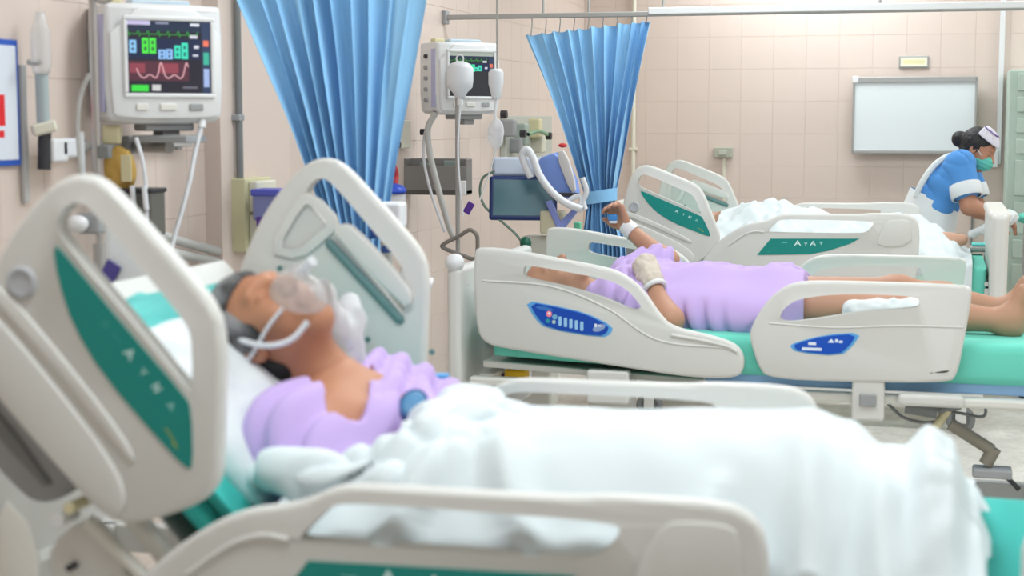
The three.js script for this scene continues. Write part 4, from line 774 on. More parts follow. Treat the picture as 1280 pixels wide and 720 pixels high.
// ---------------------------------------------------------------- equipment by the bed-head wall
function screenTex(kind) {
  return canvasTex(384, 352, (c, W, H) => {
    c.fillStyle = '#262633'; c.fillRect(0, 0, W, H);
    c.fillStyle = '#23324a'; c.fillRect(0, 0, W, 52);
    c.fillStyle = '#c9c4e6'; c.fillRect(0, 0, 105, 22); c.fillStyle = '#8f93ad'; c.fillRect(130, 6, 60, 10); c.fillStyle = '#d7dbe6'; c.fillRect(290, 8, 44, 14);
    c.strokeStyle = '#2f8f3f'; c.lineWidth = 5; c.beginPath(); for (let x = 0; x < 330; x += 4) c.lineTo(x, 66 + (x % 46 < 8 ? -14 : x % 46 < 12 ? 8 : 0)); c.stroke();
    c.fillStyle = '#1d2a4a'; c.fillRect(0, 86, 340, 100);
    c.font = 'bold 86px sans-serif'; c.textAlign = 'center';
    const digit = (x, y, w, h, col) => { c.fillStyle = col; c.fillRect(x, y, w, h); c.fillStyle = 'rgba(20,30,50,.55)'; c.fillRect(x + w * .3, y + h * .18, w * .38, h * .22); c.fillRect(x + w * .3, y + h * .58, w * .38, h * .24); };
    digit(8, 96, 32, 62, '#8cc4f0'); digit(66, 84, 30, 76, '#4fe04a'); digit(100, 84, 30, 76, '#4fe04a'); digit(140, 140, 34, 46, '#8fbdf2'); digit(176, 136, 30, 50, '#8fbdf2'); digit(214, 118, 30, 64, '#3fd8b8'); digit(248, 104, 30, 80, '#3fd8b8');
    c.fillStyle = '#c9c9d6'; c.fillRect(288, 66, 36, 16); c.fillRect(306, 116, 24, 16); c.fillRect(300, 160, 26, 10);
    c.fillStyle = '#55303f'; c.fillRect(0, 196, 280, 96); c.fillStyle = '#8e4452'; c.fillRect(8, 208, 70, 46); c.fillRect(140, 206, 92, 48);
    c.strokeStyle = '#d9a6ae'; c.lineWidth = 6; c.beginPath(); for (let x = 40; x < 280; x += 3) c.lineTo(x, 270 - 60 * Math.exp(-Math.pow((((x + 30) % 120) - 60) / 12, 2)) + 8 * Math.sin(x / 9)); c.stroke();
    c.fillStyle = '#3fd84a'; c.fillRect(14, 312, 78, 32); c.fillStyle = '#c9c9c9'; c.fillRect(108, 310, 40, 30); c.fillStyle = '#6b6b78'; c.fillRect(250, 318, 70, 10);
    c.fillStyle = '#31405e'; c.fillRect(344, 0, 40, H); c.fillStyle = '#e2735c'; c.fillRect(350, 90, 26, 30); c.fillStyle = '#3fae96'; c.fillRect(350, 150, 26, 60); c.fillStyle = '#9fb2dd'; c.fillRect(350, 230, 26, 90);
    if (kind) { c.fillStyle = '#2b2f36'; c.fillRect(0, 150, W, H); c.fillStyle = '#a9b0a8'; c.fillRect(0, 0, W, 30); c.fillStyle = '#3fd8a0'; c.fillRect(150, 96, 70, 60); }
  });
}
function monitor(label, pos, yaw, w, h, kind) {
  const t = thing('patient_monitor', label, 'monitor'); t.position.copy(pos); t.rotation.y = yaw;
  const d = .16;
  part(t, 'housing', (() => { const s = plate([[-w / 2, -h * .42], [-w / 2, h * .47], [-w * .46, h / 2], [w * .46, h / 2], [w / 2, h * .47], [w / 2, -h * .42], [w * .42, -h / 2], [-w * .42, -h / 2]], [], d, .02, 1); return s.translate(0, 0, 0); })(), M.white);
  part(t, 'bezel', plate([[-w * .47, -h * .4], [-w * .47, h * .46], [w * .47, h * .46], [w * .47, -h * .4], [w * .4, -h * .46], [-w * .4, -h * .46]], [], .02, .006, 1).translate(0, 0, .012), M.white);
  const tex = screenTex(kind), sw = w * .70, sh = h * .60;
  part(t, 'screen', plain(sw, sh, .004, .02 * w, .055 * h, .0125), new THREE.MeshStandardMaterial({ map: tex, emissiveMap: tex, emissive: 0xffffff, emissiveIntensity: .22, roughness: .3 }), 'dark screen with coloured vital sign readings');
  part(t, 'screen_rim', join([box(sw + .024, .012, .01, .02 * w, .055 * h + sh / 2 + .006, .014), box(sw + .024, .012, .01, .02 * w, .055 * h - sh / 2 - .006, .014), box(.012, sh, .01, .02 * w - sw / 2 - .006, .055 * h, .014), box(.012, sh, .01, .02 * w + sw / 2 + .006, .055 * h, .014)]), M.white);
  for (const [x, ww] of [[-.22, .1], [.0, .14], [.24, .12]]) part(t, 'key', box(ww * w, .018, .006, x * w, -h * .36, .014, .003), x > .2 ? M.grey : M.whiteWarm);
  part(t, 'side_band', box(.006, h * .8, .03, -w / 2 - .001, 0, -.03, .002), mat(.50, .50, .72, .5), 'lavender side trim');
  for (let i = 0; i < 5; i++) part(t, 'connector', new THREE.CylinderGeometry(.009, .009, .012, 12).rotateZ(Math.PI / 2).translate(-w / 2 - .004, h * .3 - i * h * .15, -.09), i === 0 ? M.dark : M.grey);
  part(t, 'alarm_cap', box(.05, .02, .04, -w * .38, h / 2 + .004, -.06, .008), M.cream, 'yellow alarm light');
  part(t, 'top_handle', box(w * .5, .016, .05, 0, h / 2 + .004, -.05, .007), mat(.55, .68, .78, .5));
  part(t, 'mount', join([box(w * .42, .022, .1, .02, -h / 2 - .008, -.08, .006), box(.05, .03, .08, .03, -h / 2 - .026, -.09, .006)]), M.grey, 'grey mounting plate');
  return t;
}
{
  const p = at(207, 80, 'z', -3.85);
  monitor('white bedside monitor with a colourful screen above the masked patient bed', V(p.x, p.y, -3.85), R(47), .325, .315, 0);
  const q = at(586, 98, 'z', -6.35);
  monitor('white bedside monitor partly hidden by a drip bottle beside the middle bed', V(q.x, q.y, -6.35), R(46), .30, .30, 1);
}
{ // monitor arm and equipment rail
  const t = thing('equipment_rail', 'grey horizontal equipment rail on the wall under the large bedside monitor', 'rail');
  const y = 1.425;
  part(t, 'rail', box(.01, .022, .75, WX + .03, y, -4.0), mat(.55, .54, .53, .4));
  for (const z of [-3.75, -4.3]) part(t, 'standoff', box(.03, .04, .03, WX + .015, y, z), M.grey);
  const m = thing('monitor_arm', 'grey wall arm carrying the large bedside monitor', 'bracket');
  part(m, 'wall_plate', box(.02, .05, .08, WX + .045, y, -3.98), M.grey);
  part(m, 'arm', cyl(V(WX + .05, y - .005, -3.98), V(-2.0, y - .005, -3.9), .016), M.steelDull);
  part(m, 'tray', box(.16, .02, .12, -2.0, y + .018, -3.9), M.grey);
}
{ // poster
  const a = at(22, 50, 'x', WX + .012), b = at(20, 207, 'x', WX + .012), w = .3, h = a.y - b.y, zc = a.z + w / 2, y = (a.y + b.y) / 2;
  const t = thing('poster', 'white notice with a blue border and red print on the tiled wall', 'poster');
  part(t, 'frame', box(.012, h, w, WX + .006, y, zc, .003), mat(.02, .10, .50, .5), 'blue frame');
  part(t, 'sheet', plain(.004, h - .03, w - .03, WX + .0125, y, zc), new THREE.MeshStandardMaterial({ roughness: .5, map: canvasTex(256, 256, (c) => { c.fillStyle = '#dfe5f0'; c.fillRect(0, 0, 256, 256); c.fillStyle = '#e2262c'; c.fillRect(30, 110, 175, 70); c.fillRect(60, 190, 140, 16); }) }));
}
{ // oxygen flowmeter
  const X = WX + .03, P = (x, y) => at(x, y, 'x', X + .03), t = thing('flowmeter', 'oxygen flowmeter with a clear tube and black valve on the wall beside the notice', 'flowmeter');
  const a = P(52, 92), b = P(54, 155);
  part(t, 'back_strip', box(.014, .34, .022, X - .022, 1.46, P(47, 150).z - .02), mat(.55, .54, .53, .5));
  part(t, 'tube', cyl(b, a, .016), mat(.42, .50, .52, .3), 'grey green float tube');
  part(t, 'bottle', lathe([[0, 0], [.02, 0], [.024, .02], [.024, .1], [.014, .13], [.012, .15], [0, .15]], 20).translate(a.x, a.y, a.z), M.clear, 'clear plastic bottle');
  part(t, 'collar', place(box(.06, .03, .045, 0, 0, 0, .008), P(55, 160), V(.8, .25, -.6), V(0, 1, 0)), M.creamPale, 'cream collar');
  part(t, 'valve', cyl(P(55, 212), P(56, 163), .016), M.dark, 'black valve body');
  part(t, 'valve_block', box(.05, .06, .07, P(62, 188).x, P(62, 188).y, P(66, 188).z, .008), M.white);
  part(t, 'hose_barb', box(.05, .05, .1, P(80, 185).x, P(80, 185).y, P(80, 185).z, .01), M.tubeWhite);
  part(t, 'knob', cyl(P(36, 78), P(50, 78), .007), M.steelDull);
}
{ // pole stand beside nearest bed
  const a = at(117, 5, 'x', -1.92), z = -3.40, x = at(118, 100, 'z', z).x;
  const t = thing('drip_stand', 'tall steel pole stand with a white clamp knob behind the masked patient bed', 'stand');
  part(t, 'pole', cyl(V(x, .1, z), V(x, 2.1, z), .0095), M.steel);
  part(t, 'lower_tube', cyl(V(x, .08, z), V(x, 1.2, z), .015), M.steelDull);
  for (let i = 0; i < 5; i++) { const n = i * 1.257; part(t, 'foot', cyl(V(x, .1, z), V(x + .26 * Math.cos(n), .05, z + .2 * Math.sin(n)), .014), M.steelDull); }
  part(t, 'hook_ring', new THREE.TorusGeometry(.03, .005, 8, 24).translate(x + .03, 1.8, z), M.steelDull);
  const k = at(97, 280, 'z', z + .03); part(t, 'clamp_knob', new THREE.SphereGeometry(.024, 18, 12).scale(1.15, .9, 1).translate(k.x, k.y, k.z), M.white, 'white clamp knob');
  part(t, 'clamp', box(.06, .05, .04, (k.x + x) / 2, k.y, z, .008), M.grey);
  part(t, 'cable', tube([[112, 92], [102, 115], [97, 150], [99, 190], [103, 235]].map(([px, py]) => at(px, py, 'z', z + .03)), .0055), M.tubeGrey, 'grey cable');
  part(t, 'sleeve', cyl(at(104, 236, 'z', z + .02), at(101, 165, 'z', z + .02), .0075), M.tubeWhite);
  part(t, 'side_hook', box(.03, .03, .02, at(131, 190, 'z', z).x, at(131, 190, 'z', z).y, z, .004), M.greyMid);
}
{ // things under the large monitor
  const Z = -3.80, P = (x, y, z = Z) => at(x, y, 'z', z);
  const t = thing('suction_bag', 'amber drainage bag hanging under the large monitor', 'bag');
  const c = P(150, 212);
  part(t, 'bag', meshField((p) => dEll(p, c, V(.048, .062, .03)) + .006 * noise(p.x * 40, p.y * 30, p.z * 40), c.clone().addScalar(-.12), c.clone().addScalar(.12), .007), M.amber);
  part(t, 'tag', box(.03, .07, .004, P(166, 210).x, P(166, 210).y, Z + .035, .001), M.cream);
  part(t, 'clamp', box(.03, .03, .02, P(131, 188).x, P(131, 188).y, Z + .03, .004), M.greenDark);
  part(t, 'strap', box(.05, .05, .02, P(140, 168).x, P(140, 168).y, Z, .006), M.cream);
  const b = thing('wall_basket', 'dark grey box on the wall below the amber drainage bag', 'basket');
  const d = P(177, 266); part(b, 'box', box(.10, .12, .08, d.x, d.y, Z, .006), mat(.13, .125, .11, .6)); part(b, 'rim', box(.108, .012, .088, d.x, d.y + .06, Z, .004), M.dark);
  for (const x of [168, 183]) part(b, 'tube_end', cyl(P(x, 262, Z + .05), P(x - 3, 232, Z + .05), .007), M.tubeWhite);
  const s = thing('sensor_cable', 'white cable drooping from the large monitor to the raised bed', 'cable');
  part(s, 'cable', tube([[252, 158], [244, 190], [238, 222], [228, 262], [217, 300], [212, 330], [216, 352]].map(([x, y], i) => P(x, y, -3.92 + i * .02)), .0065), M.tubeWhite);
  part(s, 'plug', cyl(P(253, 146, -3.93), P(252, 160, -3.92), .011), M.white);
  const g = thing('breathing_hose', 'pair of pale corrugated hoses running along the wall behind the masked patient', 'hose');
  for (const k of [0, 1]) part(g, 'hose', tube([[190, 290 + k * 18], [230, 303 + k * 16], [265, 312 + k * 14], [272, 314 + k * 14]].map(([x, y]) => at(x, y, 'x', WX + .05)), .014), M.tubeGrey);
  const cb = thing('wall_cable', 'thin white tube curving down beside the amber bag', 'cable');
  part(cb, 'tube', tube([[170, 172], [178, 200], [182, 230], [184, 280]].map(([x, y]) => P(x, y, -3.76)), .0055), M.tubeWhite);
}
{ // twin boxes and conduit on the pilaster
  const X = WX + .056, P = (x, y) => at(x, y, 'x', X);
  const a = P(292, 225), b = P(322, 303), t = thing('socket_boxes', 'cream backing block with two grey covered boxes on the wall column', 'electrical box');
  const w = a.z - b.z, yc = (a.y + b.y) / 2, h = a.y - b.y;
  part(t, 'backing', box(.05, h + .02, w + .03, X + .02, yc - .005, (a.z + b.z) / 2, .004), mat(.66, .63, .40, .5));
  for (const k of [0, 1]) part(t, 'cover', box(.03, h * .46, w - .02, X + .06, yc + (k ? -1 : 1) * h * .25, (a.z + b.z) / 2, .006), M.creamPale);
  part(t, 'outlet_stub', cyl(V(X + .03, a.y - h - .03, (a.z + b.z) / 2), V(X + .03, a.y - h + .01, (a.z + b.z) / 2), .022), M.steelDull);
  const c = P(292, 100), u = thing('conduit', 'dark grey vertical conduit above the two covered boxes', 'conduit');
  part(u, 'pipe', cyl(V(X + .016, a.y - .005, c.z), V(X + .016, CEIL, c.z), .0115), M.greyMid);
  for (const y of [1.5, 1.9]) part(u, 'clip', box(.03, .02, .04, X + .012, y, c.z), M.grey);
}
{ // violet-blue box behind the curtain foot
  const Z = -4.6, p = at(340, 258, 'z', Z), t = thing('supply_box', 'violet blue box on the wall half behind the gathered curtain', 'box');
  part(t, 'body', box(.09, .085, .1, p.x, p.y, Z, .008), mat(.22, .24, .48, .5)); part(t, 'lid', box(.1, .022, .11, p.x, p.y + .045, Z, .006), mat(.10, .12, .55, .5)); part(t, 'latch', box(.02, .03, .01, p.x - .02, p.y - .045, Z + .05, .003), M.violetDeep);
  const q = at(344, 215, 'x', WX + .03), s = single('wall_strip', 'dark vertical strip on the wall beside the gathered curtain', 'strip', box(.03, .2, .035, WX + .015, q.y, q.z, .005), M.greyMid);
}
{ // ventilator tubes of the nearest bed
  const Z = -4.0, P = (x, y, z = Z) => at(x, y, 'z', z);
  const t = thing('breathing_circuit', 'white breathing tube with blue connectors behind the far rail of the masked patient bed', 'hose');
  part(t, 'tube', tube([[470, 268], [480, 290], [497, 305], [508, 325], [507, 342], [497, 355]].map(([x, y]) => P(x, y)), .016), M.tubeWhite);
  part(t, 'connector', cyl(P(465, 292), P(490, 291), .014), mat(.01, .06, .30, .4), 'dark blue connector');
  part(t, 'connector', cyl(P(478, 312), P(493, 311), .010), mat(.02, .07, .26, .4), 'dark blue connector');
  part(t, 'ring', tube([P(503, 347), P(518, 349), P(533, 343)], .009), M.violetSoft, 'violet blue ring');
  part(t, 'white_block', box(.07, .07, .06, P(482, 270).x, P(482, 270).y, Z - .05, .01), M.tubeWhite);
  part(t, 'cup', lathe([[0, 0], [.025, 0], [.03, .03], [.0, .03]], 20).translate(P(528, 362).x, P(528, 362).y, Z), M.white);
  part(t, 'support', cyl(V(P(482, 270).x, .3, Z - .05), P(482, 275, Z - .05), .016), M.tubeGrey);
  part(t, 'foot_plate', new THREE.CylinderGeometry(.14, .16, .04, 28).translate(P(482, 270).x, .02, Z - .05), M.greyMid);
  part(t, 'lower_support', cyl(V(P(482, 270).x, .03, Z - .05), V(P(482, 270).x, .4, Z - .05), .02), M.greyMid);
  const s = thing('suction_jar', 'suction jar with blue lid and red looped tube on the wall beside the curtain', 'jar');
  const X = WX + .09, q = at(490, 262, 'x', X);
  part(s, 'jar', lathe([[0, -.07], [.05, -.07], [.055, -.05], [.055, .07], [0, .07]], 24).translate(q.x, q.y, q.z), M.milky, 'pale clear jar');
  const lid = at(489, 237, 'x', X); part(s, 'lid', lathe([[0, 0], [.06, 0], [.062, .012], [.05, .03], [.02, .04], [0, .04]], 24).translate(lid.x, lid.y - .015, lid.z), mat(.02, .08, .62, .4), 'bright blue lid');
  part(s, 'red_tube', tube([[494, 232], [495, 218], [491, 206], [484, 201]].map(([x, y]) => at(x, y, 'x', X)), .012), mat(.62, .05, .06, .45), 'red looped tube');
  part(s, 'cap', new THREE.SphereGeometry(.022, 14, 10).translate(at(481, 207, 'x', X).x, at(481, 207, 'x', X).y, at(481, 207, 'x', X).z), M.white);
  part(s, 'bracket', box(.06, .05, .04, WX + .03, q.y, q.z), M.grey);
  const v = thing('gas_outlet', 'wall gas outlet plate with dark knobs beside the gathered curtain', 'outlet');
  const o = at(497, 168, 'x', WX + .02); part(v, 'plate', box(.03, .12, .3, WX + .015, o.y, o.z, .006), M.creamPale); for (const [px, py] of [[495, 158], [496, 181], [530, 165]]) { const k = at(px, py, 'x', WX + .045); part(v, 'knob', new THREE.CylinderGeometry(.014, .014, .03, 14).rotateZ(Math.PI / 2).translate(k.x, k.y, k.z), M.dark); }
}
{ // grey tray box on the wall, cables, drip stand, bottles at the middle bed
  const Z = -6.45, P = (x, y, z = Z) => at(x, y, 'z', z);
  const a = P(506, 198), b = P(585, 243), t = thing('wall_tray', 'grey translucent document tray on the wall under the second monitor', 'tray');
  part(t, 'back', box(b.x - a.x, a.y - b.y, .012, (a.x + b.x) / 2, (a.y + b.y) / 2, Z - .06), mat(.30, .29, .28, .4));
  part(t, 'front', box(b.x - a.x, (a.y - b.y) * .8, .008, (a.x + b.x) / 2, (a.y + b.y) / 2 - .015, Z + .02), new THREE.MeshPhysicalMaterial({ color: lin(.5, .48, .46), roughness: .25, transmission: .5, thickness: 0 }), 'smoky clear front');
  part(t, 'base', box(b.x - a.x, .022, .09, (a.x + b.x) / 2, b.y + .008, Z - .02), mat(.10, .095, .09, .5));
  for (const x of [a.x + .005, b.x - .005]) part(t, 'end_plate', box(.01, a.y - b.y, .08, x, (a.y + b.y) / 2, Z - .02), mat(.2, .19, .18, .4));
  part(t, 'wall_arm', box(a.x - WX + .05 > 0 ? .12 : .05, .03, .03, (a.x + WX) / 2 + .03, (a.y + b.y) / 2, Z - .07), M.grey);
  for (const [px, py] of [[530, 218], [560, 215]]) part(t, 'paper', box(.055, .095, .012, P(px, py).x, P(px, py).y, Z - .03), mat(.35, .42, .40, .6));
  const zs = -5.95 + .0, x = at(572, 200, 'z', -6.22).x, s = thing('drip_stand', 'slim steel drip stand holding a white bottle before the second monitor', 'stand');
  const ZS = -6.22;
  part(s, 'pole', cyl(V(x, .1, ZS), V(x, 1.66, ZS), .0095), M.steelDull);
  for (let i = 0; i < 5; i++) { const n = i * 1.257 + .3; part(s, 'foot', cyl(V(x, .1, ZS), V(x + .22 * Math.cos(n), .05, ZS + .2 * Math.sin(n)), .014), M.steelDull); }
  part(s, 'hook', tube([V(x - .05, 1.68, ZS), V(x, 1.66, ZS), V(x + .05, 1.68, ZS)], .005), M.steelDull);
  const zt = ZS + .04, tri = [[549, 309], [571, 295], [590, 287], [597, 298], [595, 326], [572, 319], [549, 309]].map(([px, py]) => at(px, py, 'z', zt));
  part(s, 'handle_frame', polyTube([at(572, 296, 'z', zt), at(549, 308, 'z', zt), at(572, 317, 'z', zt), at(596, 326, 'z', zt), at(597, 294, 'z', zt), at(588, 286, 'z', zt), at(576, 294, 'z', zt)], .0085), mat(.22, .20, .18, .5), 'dark bent tube handle');
  const bt = thing('drip_bottle', 'white drip bottle hung on the slim stand before the second monitor', 'bottle');
  const c = P(575, 100, ZS + .05);
  part(bt, 'bottle', lathe([[0, -.075], [.02, -.072], [.03, -.05], [.05, -.03], [.054, .0], [.054, .045], [.04, .065], [.015, .075], [0, .075]], 24).translate(c.x, c.y, c.z), M.tubeWhite);
  part(bt, 'neck', cyl(V(c.x, c.y - .1, c.z), V(c.x, c.y - .07, c.z), .012), M.white); part(bt, 'drip_tube', tube([V(c.x, c.y - .1, c.z), V(c.x - .01, c.y - .3, c.z), V(c.x + .01, c.y - .55, c.z)], .004), M.tubeWhite);
  part(bt, 'hanger', new THREE.TorusGeometry(.015, .003, 6, 16).translate(c.x, c.y + .085, c.z), M.white);
  const b2 = thing('drip_bottle', 'white drip bottle with a bag below hanging from a thin rod beside the second monitor', 'bottle');
  const e = at(620, 105, 'z', -6.1), zr = -6.1;
  part(b2, 'rod', cyl(V(e.x + .005, e.y + .05, zr), V(e.x + .005, CEIL, zr), .004), M.steelDull);
  part(b2, 'bottle', lathe([[0, -.06], [.016, -.06], [.022, -.03], [.03, -.0], [.03, .045], [.02, .06], [0, .06]], 20).translate(e.x, e.y, zr), M.tubeWhite);
  const e2 = at(620, 168, 'z', zr); part(b2, 'bag', meshField((p) => dEll(p, e2, V(.034, .062, .018)) + .004 * noise(p.x * 60, p.y * 50, p.z * 60), e2.clone().addScalar(-.1), e2.clone().addScalar(.1), .006), M.milky, 'clear drip bag');
  part(b2, 'line', tube([V(e.x, e.y - .06, zr), V(e.x - .003, e.y - .13, zr), e2.clone().add(V(0, .06, 0))], .005), M.tubeWhite);
  part(b2, 'lower_line', tube([e2.clone().add(V(0, -.06, 0)), at(612, 215, 'z', zr), at(600, 250, 'z', zr)], .003), M.tubeWhite);
  const cb = thing('cable_bundle', 'pale grey cable bundle hanging from the second monitor past the tray', 'cable');
  part(cb, 'cable', tube([[545, 140], [535, 160], [537, 190], [545, 225], [553, 255], [562, 285], [568, 300]].map(([px, py]) => P(px, py, -6.28)), .013), M.tubeGrey);
  part(cb, 'thin_cable', tube([[542, 142], [531, 168], [530, 200], [540, 245], [556, 290]].map(([px, py]) => P(px, py, -6.30)), .006), M.tubeWhite);
  const tg = thing('stand_tag', 'violet tag hanging on the slim drip stand', 'tag'); const g = at(586, 260, 'z', ZS + .02);
  part(tg, 'tag', place(box(.03, .05, .006, 0, 0, 0, .002), g, V(.85, -.5, 0), V(.5, .85, 0)), M.violetDeep); part(tg, 'clip', box(.024, .06, .014, at(580, 235, 'z', ZS).x, at(580, 235, 'z', ZS).y, ZS + .01, .004), M.white);
}
{ // ventilator of the middle bed
  const Z = -6.55, P = (x, y, z = Z) => at(x, y, 'z', z);
  const t = thing('ventilator', 'blue and grey ventilator with a tilted dark screen and white hose behind the middle bed', 'ventilator');
  const c = P(654, 248), yaw = R(12), up = V(-.05, .97, -.2);
  const put = (g) => { g.applyMatrix4(new THREE.Matrix4().makeRotationFromEuler(new THREE.Euler(R(-14), R(14), R(3))).setPosition(c)); return g; };
  part(t, 'screen_frame', put(box(.29, .19, .03, 0, 0, 0, .012)), mat(.006, .03, .15, .4), 'dark blue screen frame');
  part(t, 'screen', put(plain(.255, .155, .004, 0, .0, .0155)), new THREE.MeshStandardMaterial({ color: lin(.05, .14, .18), roughness: .25 }), 'blank grey teal screen');
  part(t, 'screen_hood', put(box(.27, .085, .06, .0, .14, -.03, .015)), mat(.52, .58, .70, .45), 'pale blue grey top');
  part(t, 'screen_back', put(box(.24, .17, .05, 0, 0, -.035, .015)), M.white);
  const b = P(668, 300);
  part(t, 'column', box(.14, .75, .14, b.x, .62, Z - .1, .02), mat(.60, .59, .53, .5));
  part(t, 'base', box(.42, .08, .4, b.x, .16, Z - .1, .03), M.white);
  for (const sx of [-1, 1]) for (const sz of [-1, 1]) part(t, 'caster', new THREE.CylinderGeometry(.05, .05, .03, 18).rotateX(Math.PI / 2).translate(b.x + sx * .17, .05, Z - .1 + sz * .16), M.dark);
  const side = [[667, 200], [700, 188], [722, 240], [712, 248], [690, 252], [680, 225]].map(([x, y]) => { const p = P(x, y); return [p.x, p.y]; });
  part(t, 'side_module', plate(side, [], .1, .012, 1).translate(0, 0, Z), mat(.20, .32, .74, .45), 'violet blue module');
  const fr = [[694, 190], [708, 187], [722, 236], [714, 243]].map(([x, y]) => { const p = P(x, y, Z + .01); return [p.x, p.y]; });
  part(t, 'module_front', plate(fr, [], .02, .005, 1).translate(0, 0, Z + .02), mat(.64, .62, .62, .45), 'pale module front');
  part(t, 'module_slots', box(.09, .018, .02, P(712, 243).x, P(712, 243).y, Z + .03, .005), M.dark);
  part(t, 'holder', plate([[683, 252], [700, 290], [706, 286], [725, 262], [720, 258], [702, 276], [690, 250]].map(([x, y]) => { const p = P(x, y); return [p.x, p.y]; }), [], .03, .006, 0).translate(0, 0, Z + .03), mat(.26, .32, .74, .45), 'violet blue hose holder');
  part(t, 'hose', tube([[664, 222], [656, 205], [653, 193], [659, 187], [665, 195], [674, 218], [690, 240], [708, 254], [728, 262]].map(([x, y]) => P(x, y, Z + .12)), .0155, 90, 14), M.tubeWhite, 'white corrugated hose');
  part(t, 'hose', tube([[732, 262], [724, 245], [712, 252], [722, 258], [733, 240], [728, 222]].map(([x, y]) => P(x, y, Z + .08)), .011, 60), M.tubeWhite, 'white corrugated hose');
  part(t, 'humidifier', box(.1, .1, .08, P(690, 278).x, P(690, 278).y, Z - .02, .01), mat(.62, .58, .42, .5));
  part(t, 'fitting', box(.03, .05, .03, P(722, 285).x, P(722, 285).y, Z, .006), mat(.15, .55, .35, .5));
  part(t, 'gas_line', tube([[618, 214], [604, 222], [600, 240], [606, 258], [625, 275], [645, 293], [652, 302]].map(([x, y]) => P(x, y, Z + .05)), .0055), mat(.16, .24, .20, .5), 'dark green gas line');
  const bulb = P(657, 304, Z + .06);
  part(t, 'green_bulb', new THREE.SphereGeometry(.026, 18, 14).scale(.95, 1.05, .95).translate(bulb.x, bulb.y, bulb.z), M.greenDark, 'dark green bulb'); part(t, 'bulb_cap', cyl(bulb.clone().add(V(-.005, -.045, 0)), bulb.clone().add(V(0, -.02, 0)), .028), M.tubeWhite);
  part(t, 'red_knob', new THREE.SphereGeometry(.012, 14, 10).scale(1.6, .8, 1).translate(P(700, 182).x, P(700, 182).y, Z - .05), M.red, 'red knob');
  // wall service panel behind it
  const w = thing('gas_regulator_board', 'grey green gas supply panel with regulators on the wall above the ventilator', 'panel');
  const WXp = WX + .03, pa = at(632, 150, 'x', WXp), pb = at(690, 205, 'x', WXp);
  part(w, 'panel', box(.03, .3, Math.abs(pa.z - pb.z), WX + .015, (pa.y + pb.y) / 2, (pa.z + pb.z) / 2, .004), mat(.52, .54, .48, .5));
  for (const [x, y, m, s] of [[640, 160, M.grey, .07], [655, 168, mat(.4, .47, .42, .5), .09], [672, 160, M.cream, .08], [676, 178, M.creamPale, .09], [648, 182, M.grey, .06]]) { const k = at(x, y, 'x', WX + .07); part(w, 'regulator', box(.08, s * 1.3, s, k.x - .02, k.y, k.z, .012), m); }
  for (const [x, y] of [[654, 167], [686, 170], [630, 143]]) { const k = at(x, y, 'x', WX + .13); part(w, 'gauge', new THREE.CylinderGeometry(.02, .02, .03, 16).rotateZ(Math.PI / 2).translate(k.x, k.y, k.z), M.dark); }
  part(w, 'gas_hose', tube([at(660, 168, 'x', WX + .13), at(672, 164, 'x', WX + .14), at(684, 168, 'x', WX + .13)], .01), mat(.2, .36, .22, .5), 'green coupling');
}
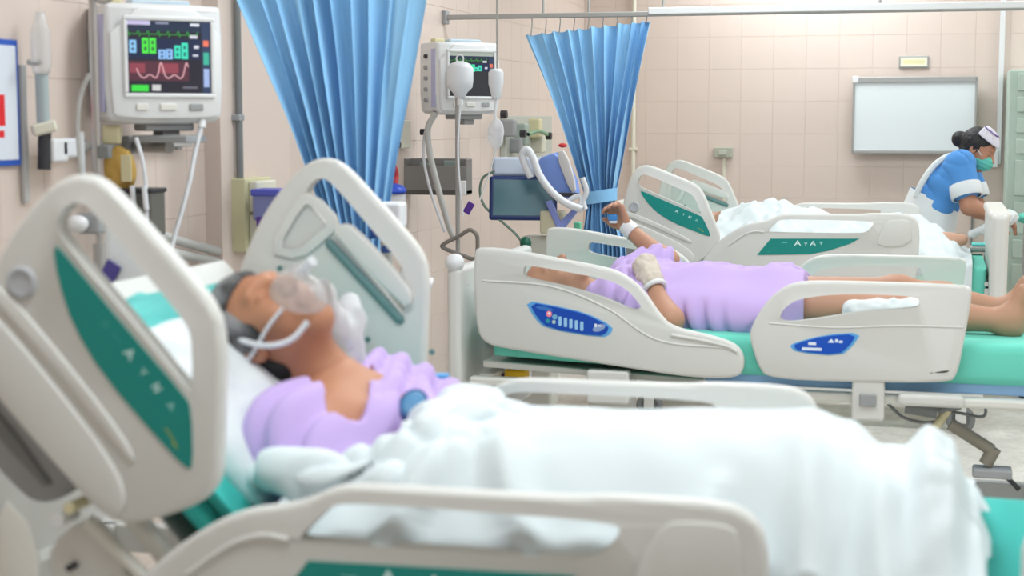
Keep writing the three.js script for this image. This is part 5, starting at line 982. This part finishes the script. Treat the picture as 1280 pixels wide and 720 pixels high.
{ // small things below the middle bed
  const Z = -5.2, P = (x, y, z = Z) => at(x, y, 'z', z);
  const t = thing('yellow_box', 'small yellow box with a violet end hanging under the middle bed', 'box');
  const a = P(646, 470); part(t, 'body', box(.075, .05, .06, a.x, a.y, Z, .008), M.yellow); const b = P(625, 472); part(t, 'end', box(.03, .035, .05, b.x, b.y, Z, .008), M.violetDeep); part(t, 'hanger', box(.012, .12, .012, a.x, a.y + .07, Z), M.steelDull);
  const Z2 = -5.7, c = at(655, 512, 'z', Z2), u = thing('violet_bottle', 'violet bottle with a lilac cap standing under the middle bed', 'bottle');
  part(u, 'bottle', cyl(V(c.x, .2, Z2), V(c.x, c.y + .01, Z2), .04, .034), M.violetDeep); const e = at(669, 512, 'z', Z2); part(u, 'cap', cyl(c.clone().add(V(.03, 0, 0)), e, .022), mat(.52, .42, .70, .5), 'lilac cap');
  part(u, 'tray', box(.5, .03, .3, c.x + .1, .19, Z2, .01), M.greyMid); [-.1, .3].forEach((sx) => [-.12, .12].forEach((sz) => part(u, 'tray_leg', plain(.02, .18, .02, c.x + sx, .09, Z2 + sz), M.steelDull)));
}
{ // trolley beyond the farthest bed
  const x0 = .50, z = -9.0, y = .93, t = thing('dressing_trolley', 'steel trolley behind the footboard of the bed the nurse leans over', 'trolley');
  part(t, 'top', box(.6, .02, .42, x0 + .27, y, z, .006), M.steel); part(t, 'shelf', box(.58, .02, .4, x0 + .27, .4, z, .006), M.steel);
  for (const sx of [-.02, .54]) for (const sz of [-.18, .18]) part(t, 'leg', cyl(V(x0 + sx, .05, z + sz), V(x0 + sx, y, z + sz), .012), M.steel);
  for (const sx of [-.02, .54]) for (const sz of [-.18, .18]) part(t, 'wheel', new THREE.CylinderGeometry(.035, .035, .02, 16).rotateX(Math.PI / 2).translate(x0 + sx, .035, z + sz), M.dark);
  single('teal_cloth', 'teal cloth heaped on the steel trolley', 'cloth', meshField((p) => dEll(p, V(.56, .965, -8.95), V(.14, .035, .12)) + .012 * noise(p.x * 30, p.y * 30, p.z * 30), V(.38, .92, -9.1), V(.75, 1.02, -8.8), .01), M.mint);
  const c = at(1256, 272, 'z', -8.75);
  single('gauze', 'crumpled white gauze held over the foot of the bed by the nurse', 'gauze', meshField((p) => smin(dEll(p, c, V(.055, .035, .05)), dCap(p, c.clone().add(V(.03, .0, 0)), at(1215, 293, 'z', -8.72), .03, .022), .04) + .008 * noise(p.x * 40, p.y * 40, p.z * 40), c.clone().add(V(-.3, -.2, -.12)), c.clone().add(V(.12, .1, .12)), .008), M.linen);
  const d = at(1222, 308, 'z', -8.45);
  const k = thing('kidney_tray', 'grey metal tray by the bare foot on the far bed', 'tray'); part(k, 'tray', box(.16, .03, .1, d.x + .04, d.y - .01, -8.45, .012), M.steelDull); part(k, 'pad', box(.12, .012, .08, d.x + .03, d.y + .012, -8.45, .005), M.aqua);
}

scene.traverse((o) => { if (o.isMesh) { o.castShadow = true; o.receiveShadow = true; } });
renderer.render(scene, camera);
